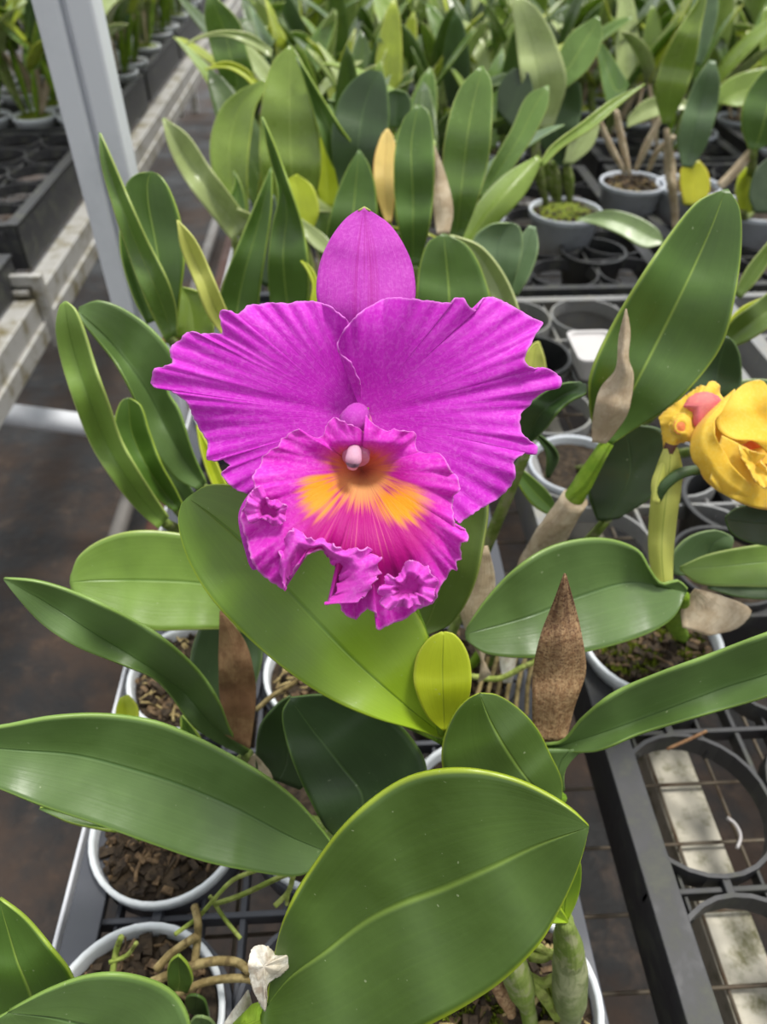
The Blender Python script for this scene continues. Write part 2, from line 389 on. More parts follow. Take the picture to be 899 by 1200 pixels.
# bench: aluminium side rail, cross beams, wire mesh, legs
def bench(x0, x1, y0, y1, zt, label, railw=0.02, railh=0.075, group='growing benches', beams=(), meshx=None, meshy=None, rail_mat='aluminium'):
    o = thing('plant_bench', ((x0 + x1) / 2, y0, 0), label, 'bench', group); L = o.location
    for x, s in ((x0, -1), (x1, 1)):
        m = MB()
        m.box(x - railw / 2, x + railw / 2, y0, y1, zt - railh, zt)
        if railw > .02: m.box(x - railw / 2 - .006, x + railw / 2 + .006, y0, y1, zt - railh, zt - railh * .55)
        if railw > .02: m.box(x - s * railw / 2 - 0.012, x - s * railw / 2 + 0.012, y0, y1, zt - railh, zt - railh + 0.006)
        m.build('side_rail', rail_mat, o, L, bevel=0.002)
    for bx in beams:
        m = MB(); m.box(bx - 0.02, bx + 0.02, y0, y1, zt - railh - 0.03, zt - railh + 0.004); m.build('support_beam', 'beam_white', o, L, bevel=0.002)
    for yy in (y0 + 0.3, (y0 + y1) / 2, y1 - 0.3):
        m = MB(); m.box(x0, x1, yy - 0.02, yy + 0.02, zt - railh - 0.05, zt - railh - 0.01); m.build('cross_beam', 'aluminium', o, L)
        for x in (x0 + 0.35, x1 - 0.35):
            m = MB(); m.box(x - 0.02, x + 0.02, yy - 0.02, yy + 0.02, 0, zt - railh - 0.05); m.build('leg', 'aluminium', o, L)
    mx0, mx1 = meshx or (x0, x1); my0, my1 = meshy or (y0, y1)
    m = MB(); k = mx0
    while k < mx1: m.bar((k, my0, zt - railh + 0.010), (k, my1, zt - railh + 0.010), 0.0016, 5); k += 0.05
    k = my0
    while k < my1: m.bar((mx0, k, zt - railh + 0.0128), (mx1, k, zt - railh + 0.0128), 0.0016, 5); k += 0.05
    m.build('wire_mesh', 'wire', o, L, smooth=True)
    return o
main_bench = bench(-0.2065, 2.35, -0.25, 3.7, TZ - 0.012, 'wide mesh-topped bench carrying the black trays and all the front orchids', beams=(0.27, 0.9, 1.6), railw=0.003, meshx=(-0.2, 1.4), meshy=(-0.2, 2.0), rail_mat='aluminium_clean')
left_bench = bench(-2.4, -0.60, 0.55, 5.6, TZ - 0.10, 'neighbouring bench across the dark aisle with a thick dirty aluminium rail', railw=0.045, railh=0.08, meshx=(-1.2, -0.62), meshy=(0.6, 2.2))
# end bracket and slanting tube of the neighbouring bench
L = left_bench.location
bk = MB(); bx, by = -0.573, 1.31
bk.box(bx - 0.115, bx, by - 0.006, by + 0.006, TZ - 0.075, TZ - 0.055); bk.box(bx - 0.004, bx + 0.016, by - 0.008, by + 0.008, TZ - 0.20, TZ - 0.055)
bk.box(bx - 0.10, bx - 0.012, by - 0.012, by - 0.002, TZ - 0.092, TZ - 0.082); bk.box(bx - 0.115, bx, by + 0.004, by + 0.010, TZ - 0.16, TZ - 0.07)
bk.build('end_bracket', 'aluminium', left_bench, L, bevel=0.002)
tube('brace_tube', [hit(-260, 442, 0.38), hit(0, 484, 0.36), hit(133, 502, 0.34), hit(330, 532, 0.31)], 0.024, 'aluminium_clean', left_bench, L, seg=16)
# upright profile with a groove, beside the main bench
po = thing('support_post', (-0.272, 0.905, 0), 'tall pale grey grooved aluminium post rising beside the bench', 'post')
m = MB()
for x0, x1 in ((-0.0300, -0.003), (0.003, 0.030)): m.box(-0.272 + x0, -0.272 + x1, 0.885, 0.925, 0, 2.4)
m.box(-0.276, -0.268, 0.893, 0.917, 0, 2.4)
m.build('profile', 'aluminium_clean', po, po.location, bevel=0.005)
m = MB(); m.box(-0.33, -0.214, 0.86, 0.95, 0, 0.008); m.build('foot_plate', 'aluminium', po, po.location)
# heating pipes lying in the aisle
for i, (x, r, mt, lb) in enumerate(((-0.44, 0.022, 'pipe_rust', 'rusty brown heating pipe lying along the dark aisle'), (-0.37, 0.018, 'pipe_grey', 'grey pipe nearest the main bench in the dark aisle'), (-0.52, 0.018, 'pipe_grey', 'grey pipe nearest the neighbouring bench in the dark aisle'))):
    o = tube('heating_pipe', [(x, 1.05, 0.16), (x, 3.9, 0.16)], r, mt, seg=14); o['label'] = lb; o['category'] = 'pipe'; o['group'] = 'pipes in the aisle'
# black carrier trays
def tray(x0, y0, label, detail=True, w=0.333, l=0.60, nx=3, ny=5, z=TZ, hgt=0.058, mt='tray_plastic'):
    o = thing('carrier_tray', (x0, y0, z - hgt), label, 'tray', 'black carrier trays'); L = o.location
    m = MB(); t = 0.003; f = 0.020
    m.box(x0, x0 + t, y0, y0 + l, z - hgt, z); m.box(x0 + w - t, x0 + w, y0, y0 + l, z - hgt, z)
    m.box(x0, x0 + w, y0, y0 + t, z - hgt, z); m.box(x0, x0 + w, y0 + l - t, y0 + l, z - hgt, z)
    m.box(x0 - 0.002, x0 + f, y0, y0 + l, z - 0.003, z + 0.001); m.box(x0 + w - f, x0 + w + 0.002, y0, y0 + l, z - 0.003, z + 0.001)
    m.box(x0 + f, x0 + w - f, y0 - 0.002, y0 + f * 0.6, z - 0.003, z + 0.001); m.box(x0 + f, x0 + w - f, y0 + l - f * 0.6, y0 + l + 0.002, z - 0.003, z + 0.001)
    dx, dy = 0.1115, 0.120; cx0 = x0 + w / 2 - dx; cy0 = y0 + l / 2 - dy * (ny - 1) / 2
    rings = [(cx0 + i * dx, cy0 + j * dy) for i in range(nx) for j in range(ny)]
    ro = 0.0555
    for i in range(nx):                       # low bars that tie the rings together
        for j in range(-1, ny):
            a = cy0 + j * dy + ro if j >= 0 else y0; b = cy0 + (j + 1) * dy - ro if j < ny - 1 else y0 + l
            x = cx0 + i * dx; m.box(x - 0.003, x + 0.003, a - 0.002, b + 0.002, z - 0.012, z - 0.002)
            for q in (-0.028, 0.028): m.box(x + q - 0.0015, x + q + 0.0015, a - 0.012, b + 0.012, z - 0.022, z - 0.010)
    for j in range(ny - 1):
        y = cy0 + (j + 0.5) * dy; m.box(x0, x0 + w, y - 0.002, y + 0.002, z - 0.020, z - 0.006)
    for i in range(nx + 1):
        x = cx0 + (i - 0.5) * dx
        if 0 < i < nx: m.box(x - 0.002, x + 0.002, y0, y0 + l, z - 0.022, z - 0.008)
    m.build('frame', mt, o, L, bevel=0.0008 if detail else 0)
    if detail:
        r0 = MB(); r0.ring((0, 0), ro, ro - 0.0030, -0.020, 0.0); src = None
        for (x, y) in rings:
            if src is None:
                src = r0.build('pot_ring', mt, o, (0, 0, 0), smooth=False); src.location = (x - L.x, y - L.y, z - L.z)
            else:
                c = src.copy(); C.objects.link(c); c.parent = o; c.location = (x - L.x, y - L.y, z - L.z)
    else:
        m = MB()
        for (x, y) in rings: m.ring((x, y), ro, ro - 0.003, z - 0.020, z, 20)
        m.build('pot_rings', mt, o, L)
    return o
XA = [-0.195, 0.188, 0.567, 0.948, 1.329, 1.71]
YA = [-0.17, 0.46, 1.09, 1.72, 2.35, 2.98]
desc = {(0, 0): 'under the purple orchid at the near end of the bench', (1, 0): 'with empty algae-stained rings at the lower right',
        (0, 1): 'behind the purple flower beside the upright post', (1, 1): 'with empty rings right behind the purple flower',
        (0, 2): 'second behind the post along the aisle', (1, 2): 'holding the mossy grey pot', (2, 0): 'at the right picture edge below the long strap leaf',
        (2, 1): 'at the right picture edge beneath the yellow flower', (2, 2): 'at the right edge holding the pot of the yellowing leaf'}
def rings_of(i, j): return [(XA[i] + 0.055 + a * 0.1115, YA[j] + 0.06 + b * 0.12) for a in range(3) for b in range(5)]
for i, x in enumerate(XA):
    for j, y in enumerate(YA):
        if j == 0 and i > 2 or j == 1 and i > 3: continue
        if (i, j) in desc: tray(x, y, ('grey' if j == 1 and i else 'black') + ' plastic pot tray ' + desc[(i, j)], True, mt='tray_grey' if j == 1 and i else ('tray_gloss_tint' if i == 0 else 'tray_plastic'))
        else: tray(x, y, 'black plastic pot tray buried under the background foliage', False)
for (y, lb) in ((1.40, 'empty dark tray littered with roots on the neighbouring bench'), (2.03, 'tray of pots behind the empty one on the neighbouring bench'), (2.66, 'third tray from the bracket end of the neighbouring bench'), (3.29, 'fourth tray from the bracket end of the neighbouring bench'), (3.92, 'tray seen at the top edge between post and aisle'), (4.55, 'last far tray of the neighbouring bench')):
    tray(-0.945, y, lb, y < 2, z=TZ, hgt=0.085)
for (y, lb) in ((1.40, 'tray at the left picture edge beside the empty one'), (2.03, 'tray at the far left edge behind the front row')):
    tray(-1.30, y, lb, False, z=TZ, hgt=0.085)
tray(-0.945, 0.74, 'dark tray in the bench corner below the bracket', False, z=TZ - 0.03, hgt=0.06)
# ------------------------------------------------------------------ pots and potted orchids
def pot_parts(o, x, y, zr, r, h, mat, mix='bark', detail=2, matmix=None, seed=1):
    L = o.location; rnd = random.Random(seed)
    prof = [(0.70*r, -h), (0.74*r, -h), (0.925*r, -0.011), (0.985*r, -0.010), (1.0*r, -0.001), (0.985*r, 0.0), (0.935*r, -0.0005), (0.925*r, -0.003), (0.905*r, -0.012), (0.80*r, -h*0.6), (0.0, -h*0.6)]
    prof = [(0.0, -h)] + prof
    seg = 40 if detail else 22; v = []; f = []
    for q, z in prof:
        for k in range(seg):
            a = 6.28318 * k / seg; v.append((x + q * math.cos(a), y + q * math.sin(a), zr + z))
    for i in range(len(prof) - 1):
        for k in range(seg):
            a = i * seg + k; b = i * seg + (k + 1) % seg; f.append((a, b, b + seg, a + seg))
    p = mesh('pot', v, f, mat, o, L)
    if detail:
        for q in p.data.polygons: q.use_smooth = True
    # the mix that fills the pot
    n = 22 if detail else 10; v = []; f = []; rr = 0.895 * r
    for i in range(n):
        for k in range(n * 2):
            a = 6.28318 * k / (n * 2); q = rr * i / (n - 1)
            X, Y = q * math.cos(a), q * math.sin(a)
            zz = -0.010 + 0.006 * (1 - (q / rr) ** 2) + 0.0035 * noise.noise(Vector((X * 140 + seed, Y * 140, seed)))
            if mix == 'moss': zz += 0.006 * (1 - (q / rr) ** 4) + 0.002 * noise.noise(Vector((X * 500, Y * 500, seed)))
            v.append((x + X, y + Y, zr + zz))
    for i in range(n - 1):
        for k in range(n * 2):
            a = i * n * 2 + k; b = i * n * 2 + (k + 1) % (n * 2); f.append((a, b, b + n * 2, a + n * 2))
    s = mesh('potting_mix', v, f, 'moss' if mix == 'moss' else 'bark', p, L)
    if detail >= 2:
        for mt, cnt, sz in (('bark', 150, 0.0062), ('bark_light', 60, 0.0052)):
            m = MB()
            for _ in range(cnt):
                a = rnd.uniform(0, 6.28); q = rr * math.sqrt(rnd.random()) * 0.93
                cx, cy = x + q * math.cos(a), y + q * math.sin(a); cz = zr - 0.009 + 0.006 * (1 - (q/rr)**2) + rnd.uniform(-0.002, 0.004)
                u = Vector((rnd.uniform(-1,1), rnd.uniform(-1,1), rnd.uniform(-.5,.5))).normalized(); w = u.cross(Vector((rnd.uniform(-.4,.4), rnd.uniform(-.4,.4), 1))).normalized(); t = u.cross(w)
                a1, a2, a3 = sz * rnd.uniform(.5, 1.2), sz * rnd.uniform(.3, .7), sz * rnd.uniform(.12, .35)
                pts = [Vector((cx, cy, cz)) + u * a1 * i * rnd.uniform(.6, 1) + w * a2 * j * rnd.uniform(.6, 1) + t * a3 * k for k in (-1, 1) for i, j in ((-1, -1), (1, -1), (1, 1), (-1, 1))]
                m.add(pts, [(0,3,2,1),(4,5,6,7),(0,1,5,4),(1,2,6,5),(2,3,7,6),(3,0,4,7)])
            c = m.build('bark_chips', mt, p, L); c['kind'] = 'stuff'
        m = MB()
        for _ in range(46):
            a = rnd.uniform(0, 6.28); q = rr * math.sqrt(rnd.random()) * 0.8; c0 = Vector((x + q*math.cos(a), y + q*math.sin(a), zr - 0.004)); pts = [c0]
            d = Vector((rnd.uniform(-1,1), rnd.uniform(-1,1), 0)).normalized()
            for k in range(6):
                d = (d + Vector((rnd.uniform(-.6,.6), rnd.uniform(-.6,.6), rnd.uniform(-.25,.15)))).normalized()
                e = pts[-1] + d * 0.007; rad = math.hypot(e.x - x, e.y - y)
                if rad > rr * 0.97: break
                e.z = max(zr - 0.007, min(zr + 0.006, e.z)); pts.append(e)
            if len(pts) > 2:
                vv, ff, _ = tube_data(pts, rnd.uniform(.0007, .0015), 6); m.add(vv, ff)
        c = m.build('fine_roots', 'bark_light' if seed % 2 else 'root', p, L, smooth=True); c['kind'] = 'stuff'
        if mix == 'mossy':
            m = MB()
            for _ in range(3200):
                a = rnd.uniform(-3.14, 3.14); q = rr * math.sqrt(rnd.random()) * 0.85; X = x + q*math.cos(a) ; Y = y + q*math.sin(a) - 0.01
                if math.hypot(X - x, Y - y) > rr * 0.95 or noise.noise(Vector((X * 60, Y * 60, 4))) < -0.05: continue
                z0 = zr - 0.004 + 0.003 * noise.noise(Vector((X * 120, Y * 120, 0))); h2 = rnd.uniform(.002, .006); w = .0012
                dx, dy = rnd.uniform(-.003, .003), rnd.uniform(-.003, .003); b = rnd.uniform(0, 3.1)
                m.add([(X - w*math.cos(b), Y - w*math.sin(b), z0), (X + w*math.cos(b), Y + w*math.sin(b), z0), (X + dx, Y + dy, z0 + h2)], [(0, 1, 2)])
            c = m.build('moss', 'moss', p, L); c['kind'] = 'stuff'
    return p
def orchid(x, y, label, mat='pot_white', zr=TZ + 0.012, r=0.0535, h=0.085, mix='bark', detail=2, seed=1, group='potted orchids'):
    o = thing('potted_orchid', (x, y, zr - h), label, 'potted orchid', group)
    pot_parts(o, x, y, zr, r, h, mat, mix, detail, seed=seed)
    o['cx'] = x; o['cy'] = y; o['zr'] = zr
    return o
def bulb(o, foot, dx=0.0, dy=0.0, r=0.0075, mat='bulb', name='pseudobulb', bend=0.03, r0=0.0035, n=16, top=0.0045):
    """swollen stem from the pot's surface to a leaf's foot (px, py, depth)"""
    e = P(*foot) if not isinstance(foot, Vector) else foot
    s = Vector((o['cx'] + dx, o['cy'] + dy, o['zr'] - 0.008)); mid = (s + e) / 2 + Vector((0, 0, -bend)) * 0.4 + Vector((0, bend * 0.3, 0))
    return tube(name, [s, s.lerp(mid, .5), mid, mid.lerp(e, .6), e], [r0, r * 0.85, r, r * .85, top], mat, o, o.location, seg=12, n=n, flatn=0.75)
F = {}
# plant with the pointed broad front leaf (pot at the lower left, roots over its rim)
o = F['front'] = orchid(-0.140, 0.128, 'orchid with the huge glossy leaf nearest the camera and white torn sheath', zr=TZ + 0.014, seed=3)
leaf(o, [(312,1175),(318,1140),(328,1090),(345,1050),(370,1010),(400,970),(438,935),(475,912),(515,902),(560,902),(605,913),(645,932),(672,950),(690,967)],
        [(306,1195),(330,1255),(380,1262),(440,1240),(495,1205),(545,1178),(590,1148),(630,1108),(655,1068),(673,1030),(684,998),(690,969)],
     [0.335, 0.315, 0.30, 0.285, 0.270], 'leaf_front', M=[(308,1185),(340,1145),(380,1115),(430,1078),(470,1058),(520,1040),(570,1018),(630,990),(690,968)], e=(-0.010, -0.004), n=54, h=12, thick=0.0018)
tube('pseudobulb', [Vector((-0.126, 0.118, TZ + 0.004)), P(250, 1262, 0.40), P(272, 1222, 0.365), P(300, 1190, 0.335)], [0.006, 0.009, 0.0085, 0.006], 'bulb_green', o, o.location, n=16, flatn=.8)
fan(o, o.location, 'bulb_sheath', (309, 1132), [(311,1185),(303,1173),(297,1160),(293,1145),(291,1130),(293,1118),(297,1110),(307,1107),(316,1111),(324,1117),(336,1117),(349,1115),(347,1124),(340,1132),(330,1142),(318,1149),(312,1158),(313,1170)], lambda r, s, x, y: .316 + .010 * r * r * (x > 0) * x / 40 + .006 * r * abs(y) / 50 + .0012 * r * math.sin(40 * s), 'sheath_white', na=140, nr=20, crinkle=1.5)['label'] = 'torn white papery sheath'
leaf(o, [(262,1200),(272,1185),(282,1172),(290,1160)], [(285,1215),(300,1200),(296,1180),(292,1162)], [0.350, 0.343], 'sheath_white', e=(0.003, 0.004), name='bulb_sheath', n=12, thick=0.0006)
leaf(o, [(198,1160),(196,1140),(200,1126),(209,1119)], [(220,1163),(226,1148),(220,1130),(210,1119)], [0.425, 0.405], 'leaf_mid', e=(-0.003, -0.003), n=14)
leaf(o, [(222,1185),(217,1172),(222,1166),(230,1166)], [(246,1200),(244,1185),(240,1172),(231,1166)], [0.425, 0.410], 'leaf_deep', e=(-0.002, -0.002), n=12)
leaf(o, [(225,1215),(222,1202),(228,1192),(236,1191)], [(255,1215),(254,1205),(247,1195),(237,1191)], [0.425, 0.408], 'leaf_blue', e=(-0.002, -0.002), n=12)
for pts, rr in (([(140,1170),(185,1148),(240,1128),(275,1127),(292,1138)], 0.0026), ([(205,1165),(245,1150),(290,1147),(310,1158)], 0.0023), ([(228,1130),(231,1105),(232,1080),(228,1062)], 0.0023),
                ([(300,1020),(272,1032),(250,1055),(232,1075),(205,1095)], 0.0013), ([(246,1050),(262,1075),(282,1100)], 0.0013), ([(250,1060),(280,1050),(345,1022),(400,1015)], 0.0015),
                ([(132,1140),(136,1115),(142,1098)], 0.0018), ([(128,1128),(148,1120),(160,1105)], 0.0013), ([(183,1136),(200,1118),(232,1096)], 0.0024),
                ([(345,1020),(338,1045),(322,1062)], 0.0016), ([(338,1045),(336,1060)], 0.0012)):
    k = len(pts); tube('aerial_root', [P(a, b, 0.425 + 0.012 * math.sin(3 * i)) for i, (a, b) in enumerate(pts)], rr, 'root_green' if rr < 0.0023 else 'root', o, o.location, seg=8, n=18)
# plant with narrow folded leaf, brown sheath
o = F['narrow'] = orchid(-0.140, 0.245, 'orchid with a narrow leaf pointing left over a white bark-filled pot', zr=TZ + 0.010, seed=5)
leaf(o, [(285,886),(250,868),(225,850),(200,815),(180,795),(140,778),(90,758),(50,732),(20,700),(5,680)],
        [(292,880),(272,860),(258,825),(240,795),(215,768),(180,740),(140,718),(90,695),(45,681),(5,677)],
     [0.455, 0.43, 0.40, 0.38, 0.365], 'leaf_green', M=[(288,883),(250,850),(215,810),(160,772),(100,735),(50,703),(5,678)], e=(-0.004, -0.014), n=44, h=9)
bulb(o, (290, 884, 0.457))
leaf(o, [(262,860),(257,800),(257,745),(258,716)], [(293,878),(299,830),(298,790),(285,748),(260,716)], [0.445, 0.44, 0.43, 0.42], 'sheath_tan', e=(0.004, 0.006), name='flower_sheath', ruf=0.002, n=24, label='dry brown sheath', thick=0.0012)
leaf(o, [(290,900),(292,890),(297,884)], [(310,925),(325,918),(316,898),(299,884)], [0.46, 0.452], 'sheath_grey', e=(0.003, 0.004), name='bulb_sheath', n=12)
leaf(o, [(215,880),(212,862),(212,850),(212,840)], [(240,885),(236,868),(225,850),(214,838)], [0.50, 0.49], 'leaf_mid', e=(-.004, -.004), n=12)
leaf(o, [(140,905),(136,850),(136,830),(140,818)], [(160,905),(162,850),(161,828),(150,814)], [0.50, 0.49], 'leaf_yellow', e=(-.004, -.004), n=14, label='small yellow-green new leaf')
# plant with the two long dark leaves
o = F['strap'] = orchid(-0.0285, 0.25, 'orchid with the long broad leaf reaching the left picture edge', zr=TZ + 0.008, seed=8, detail=1)
leaf(o, [(390,1010),(372,1018),(345,1027),(300,1022),(240,1010),(180,990),(110,965),(50,945),(0,925),(-70,898),(-130,872)],
        [(392,992),(380,975),(350,940),(315,912),(270,885),(225,862),(180,845),(120,837),(60,840),(0,851),(-70,858),(-130,866)],
     [0.405, 0.385, 0.37, 0.355, 0.345], 'leaf_green', M=[(391,1001),(340,980),(280,948),(220,922),(160,902),(90,884),(20,878),(-60,872),(-130,869)], e=(-0.010, -0.012), n=54, h=11, thick=0.0018)
leaf(o, [(398,985),(380,968),(362,935),(346,900),(335,865),(331,835),(340,818)], [(440,990),(490,950),(500,900),(480,862),(450,835),(415,817),(375,814),(341,817)],
     [0.420, 0.41, 0.40, 0.385], 'leaf_dark', M=[(410,985),(425,935),(398,895),(370,860),(340,818)], e=(-0.010, -0.006), n=40, h=9)
leaf(o, [(150,975),(120,972),(85,965),(60,955),(46,948)], [(165,985),(130,965),(90,948),(60,943),(47,946)], [0.43, 0.42], 'leaf_mid', e=(-0.003, -0.003), n=20)
leaf(o, [(300,905),(300,880),(305,850),(325,825),(340,815)], [(352,925),(372,905),(372,860),(350,832),(341,816)], [0.46, 0.45], 'leaf_deep', e=(-.006, -.006), n=20)
bulb(o, (400, 1003, 0.41)); bulb(o, (405, 992, 0.43), dx=-0.02)
# plant with rounded leaf, long leaf to the right and the pointed brown sheath
o = F['sheath'] = orchid(0.083, 0.25, 'orchid with a pointed speckled brown sheath and a long leaf reaching right', zr=TZ + 0.008, seed=9, detail=1)
leaf(o, [(640,960),(575,930),(530,925),(518,895),(520,865),(533,835),(548,819),(562,812)], [(658,935),(657,912),(645,885),(628,852),(605,828),(582,814),(563,812)],
     [0.375, 0.36, 0.35, 0.345], 'leaf_front', M=[(652,945),(620,915),(595,880),(575,845),(562,813)], e=(0.004, 0.004), n=36, h=9)
leaf(o, [(637,886),(662,882),(700,880),(750,860),(800,845),(860,828),(899,816),(960,790),(1020,750)], [(637,872),(660,868),(682,842),(720,812),(770,790),(830,768),(899,742),(960,722),(1020,745)],
     [0.385, 0.37, 0.355, 0.34, 0.335], 'leaf_green', M=[(637,878),(675,868),(730,850),(790,828),(850,805),(899,790),(960,765),(1020,748)], e=(-0.006, -0.016), n=48, h=9)
leaf(o, [(652,930),(640,905),(634,878)], [(662,925),(662,905),(676,885),(700,878)], [0.388, 0.378], 'leaf_green', e=(0.002, -0.002), n=14, name='leaf')
leaf(o, [(625,868),(624,820),(628,765),(645,715),(661,672)], [(663,868),(672,830),(686,785),(678,730),(663,672)], [0.388, 0.375, 0.36, 0.345], 'sheath_brown', M=[(645,868),(652,820),(657,770),(658,720),(662,672)], e=(0.005, 0.006), name='flower_sheath', n=34, ruf=0.0012, label='dry speckled brown sheath with a sharp tip', thick=0.0014)
bulb(o, (655, 935, 0.385), r=0.008, mat='bulb_green')
# bottom pot with exposed bulbs
o = F['bulbs'] = orchid(0.083, 0.128, 'orchid with bare striped pseudobulbs in the white pot at the bottom edge', zr=TZ + 0.012, seed=12, mix='mossy')
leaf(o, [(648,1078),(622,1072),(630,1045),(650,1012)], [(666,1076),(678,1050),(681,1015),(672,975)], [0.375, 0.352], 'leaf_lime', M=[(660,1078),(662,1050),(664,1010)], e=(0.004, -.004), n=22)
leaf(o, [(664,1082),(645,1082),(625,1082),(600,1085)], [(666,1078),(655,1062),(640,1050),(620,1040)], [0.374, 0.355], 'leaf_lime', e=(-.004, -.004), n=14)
def prof(name, pts, rad, mat, label=None, seg=14):
    b = tube(name, pts, rad, mat, o, o.location, seg=seg, n=26, flatn=.8)
    if label: b['label'] = label
prof('pseudobulb', [P(668,1235,0.432), P(668,1195,0.425), P(668,1150,0.410), P(667,1118,0.397), P(662,1076,0.376)], [0.0045, 0.0072, 0.0110, 0.0098, 0.0052], 'bulb')
prof('bulb_sheath', [P(668,1192,0.4245), P(668,1160,0.413), P(668,1136,0.405), P(667,1112,0.395)], [0.0082, 0.0122, 0.0122, 0.0100], 'sheath_green', 'silvery torn sheath around the bulb')
prof('pseudobulb', [P(624,1215,0.43), P(618,1180,0.422), P(608,1150,0.412), P(598,1125,0.400), P(590,1105,0.39)], [0.0048, 0.0055, 0.0100, 0.0105, 0.006], 'bulb')
prof('bulb_sheath', [P(600,1190,0.427), P(592,1165,0.425), P(578,1140,0.42), P(568,1120,0.415)], [0.003, 0.0065, 0.0065, 0.003], 'sheath_brown', 'shrivelled brown old bulb')
for pts, rr in (([(620,1120),(636,1122),(645,1118),(655,1122)], .0030), ([(620,1145),(635,1152),(650,1146)], .0030), ([(622,1148),(640,1170),(655,1192)], .0036), ([(622,1105),(635,1112),(642,1118)], .0024), ([(646,1150),(650,1165),(646,1180)], .0022)):
    tube('aerial_root', [P(a, b, 0.417) for a, b in pts], rr, 'root_green', o, o.location, seg=8, n=14)
# corner plant at the lower left
o = F['corner'] = orchid(-0.140, 0.008, 'orchid of which only two dark leaves enter at the lower left corner', zr=TZ + 0.01, seed=15, detail=1)
leaf(o, [(-40,1290),(-50,1200),(-45,1120),(-20,1070),(0,1053)], [(120,1240),(84,1142),(60,1110),(30,1075),(0,1052)], [0.36, 0.345, 0.33, 0.32], 'leaf_mid', M=[(30,1280),(40,1180),(20,1120),(0,1053)], e=(-.006, -.008), n=36, h=9)
leaf(o, [(60,1330),(-10,1290),(-40,1240),(-20,1205),(10,1185)], [(210,1300),(224,1210),(205,1165),(160,1144),(110,1142),(60,1158),(10,1184)], [0.35, 0.33, 0.315, 0.31], 'leaf_green', M=[(150,1320),(140,1220),(80,1195),(10,1185)], e=(-.003, -.010), n=36, h=9)
bulb(o, P(60, 1330, 0.36)); bulb(o, P(140, 1325, 0.355), dx=.02)
# plant with the wide leaf at the left
o = F['wide'] = orchid(-0.140, 0.372, 'orchid with a wide blunt leaf standing out left against the dark ground', zr=TZ + 0.012, seed=18)
leaf(o, [(300,745),(265,738),(225,738),(175,738),(130,722),(100,702),(84,690)], [(300,665),(262,640),(215,626),(160,622),(120,632),(92,652),(83,675)],
     [0.47, 0.455, 0.445, 0.435], 'leaf_fresh', M=[(300,700),(240,684),(180,680),(120,680),(82,682)], e=(-.008, -.008), n=36, h=9)
bulb(o, (302, 705, 0.472))
leaf(o, [(235,840),(222,800),(225,760),(240,720)], [(280,840),(300,800),(308,760),(300,700)], [0.50, 0.49, 0.48], 'leaf_blue', M=[(250,840),(262,790),(268,730)], e=(-.006, -.006), n=24)
bulb(o, (258, 842, 0.502))
tube('aerial_root', [P(a, b, 0.50) for a, b in ((300,832),(320,815),(345,800),(352,790))], 0.0018, 'root', o, o.location, seg=8, n=14)
# plant with upswept narrow leaves on the left
o = F['upswept'] = orchid(-0.140, 0.522, 'orchid with narrow upswept leaves at the left edge of the bench', zr=TZ + 0.012, seed=21, detail=1)
leaf(o, [(186,620),(165,602),(140,573),(110,528),(90,480),(72,425),(65,385),(70,358),(76,353)], [(198,606),(180,580),(160,548),(142,515),(128,475),(112,430),(98,385),(88,362),(78,353)],
     [0.52, 0.49, 0.46, 0.44], 'leaf_fresh', e=(-.004, -.014), n=44, h=8)
leaf(o, [(232,574),(205,560),(178,520),(155,462),(135,425),(112,396),(93,372),(92,362)], [(242,565),(226,530),(210,480),(196,455),(205,425),(185,393),(150,365),(115,352),(93,360)],
     [0.53, 0.51, 0.49, 0.47], 'leaf_green', M=[(238,570),(205,520),(170,455),(130,402),(92,365)], e=(-.010, -.012), n=40, h=9)
leaf(o, [(205,600),(182,582),(152,545),(136,512),(135,490),(142,470),(150,466)], [(216,594),(205,572),(190,545),(175,505),(165,475),(152,466)], [0.525, 0.50, 0.485], 'leaf_mid', e=(-.010, -.006), n=30)
leaf(o, [(215,600),(195,580),(175,545),(165,520)], [(232,585),(215,560),(190,525),(166,500)], [0.54, 0.53], 'leaf_green', e=(-.004, -.004), n=20)
leaf(o, [(270,600),(250,570),(236,530),(230,498)], [(280,596),(262,560),(246,525),(231,498)], [0.50, 0.49], 'leaf_yellow', e=(-.004, -.002), n=16)
bulb(o, (192, 612, 0.522)); bulb(o, (237, 570, 0.532)); bulb(o, (210, 598, 0.527)); bulb(o, (272, 598, .502))
# ------------------------------------------------------------------ the purple orchid in flower
o = F['flower'] = orchid(-0.0285, 0.372, 'orchid in bloom with one large ruffled magenta flower and yellow throat', zr=TZ + 0.010, seed=24)
L = o.location
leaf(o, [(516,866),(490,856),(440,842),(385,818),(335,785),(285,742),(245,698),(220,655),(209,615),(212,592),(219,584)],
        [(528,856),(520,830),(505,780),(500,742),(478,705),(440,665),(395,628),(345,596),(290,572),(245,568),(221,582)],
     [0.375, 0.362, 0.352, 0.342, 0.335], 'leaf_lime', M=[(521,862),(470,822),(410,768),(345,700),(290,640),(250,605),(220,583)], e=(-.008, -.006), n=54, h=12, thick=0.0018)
leaf(o, [(519,856),(500,838),(486,805),(485,785),(490,765),(503,748),(518,740)], [(524,856),(543,835),(552,805),(551,775),(543,755),(532,743),(521,740)], [0.368, 0.358, 0.352], 'leaf_yellow', M=[(521,856),(519,820),(518,780),(520,741)], e=(-.001, -.001), n=30, h=9, label='short yellow-green new leaf')
leaf(o, [(485,745),(478,720),(480,680),(490,630),(500,590),(515,540)], [(498,745),(530,730),(556,685),(568,630),(572,595),(565,550),(518,530)], [0.43, 0.40, 0.385], 'leaf_olive', e=(.012, -.010), n=30, h=9)
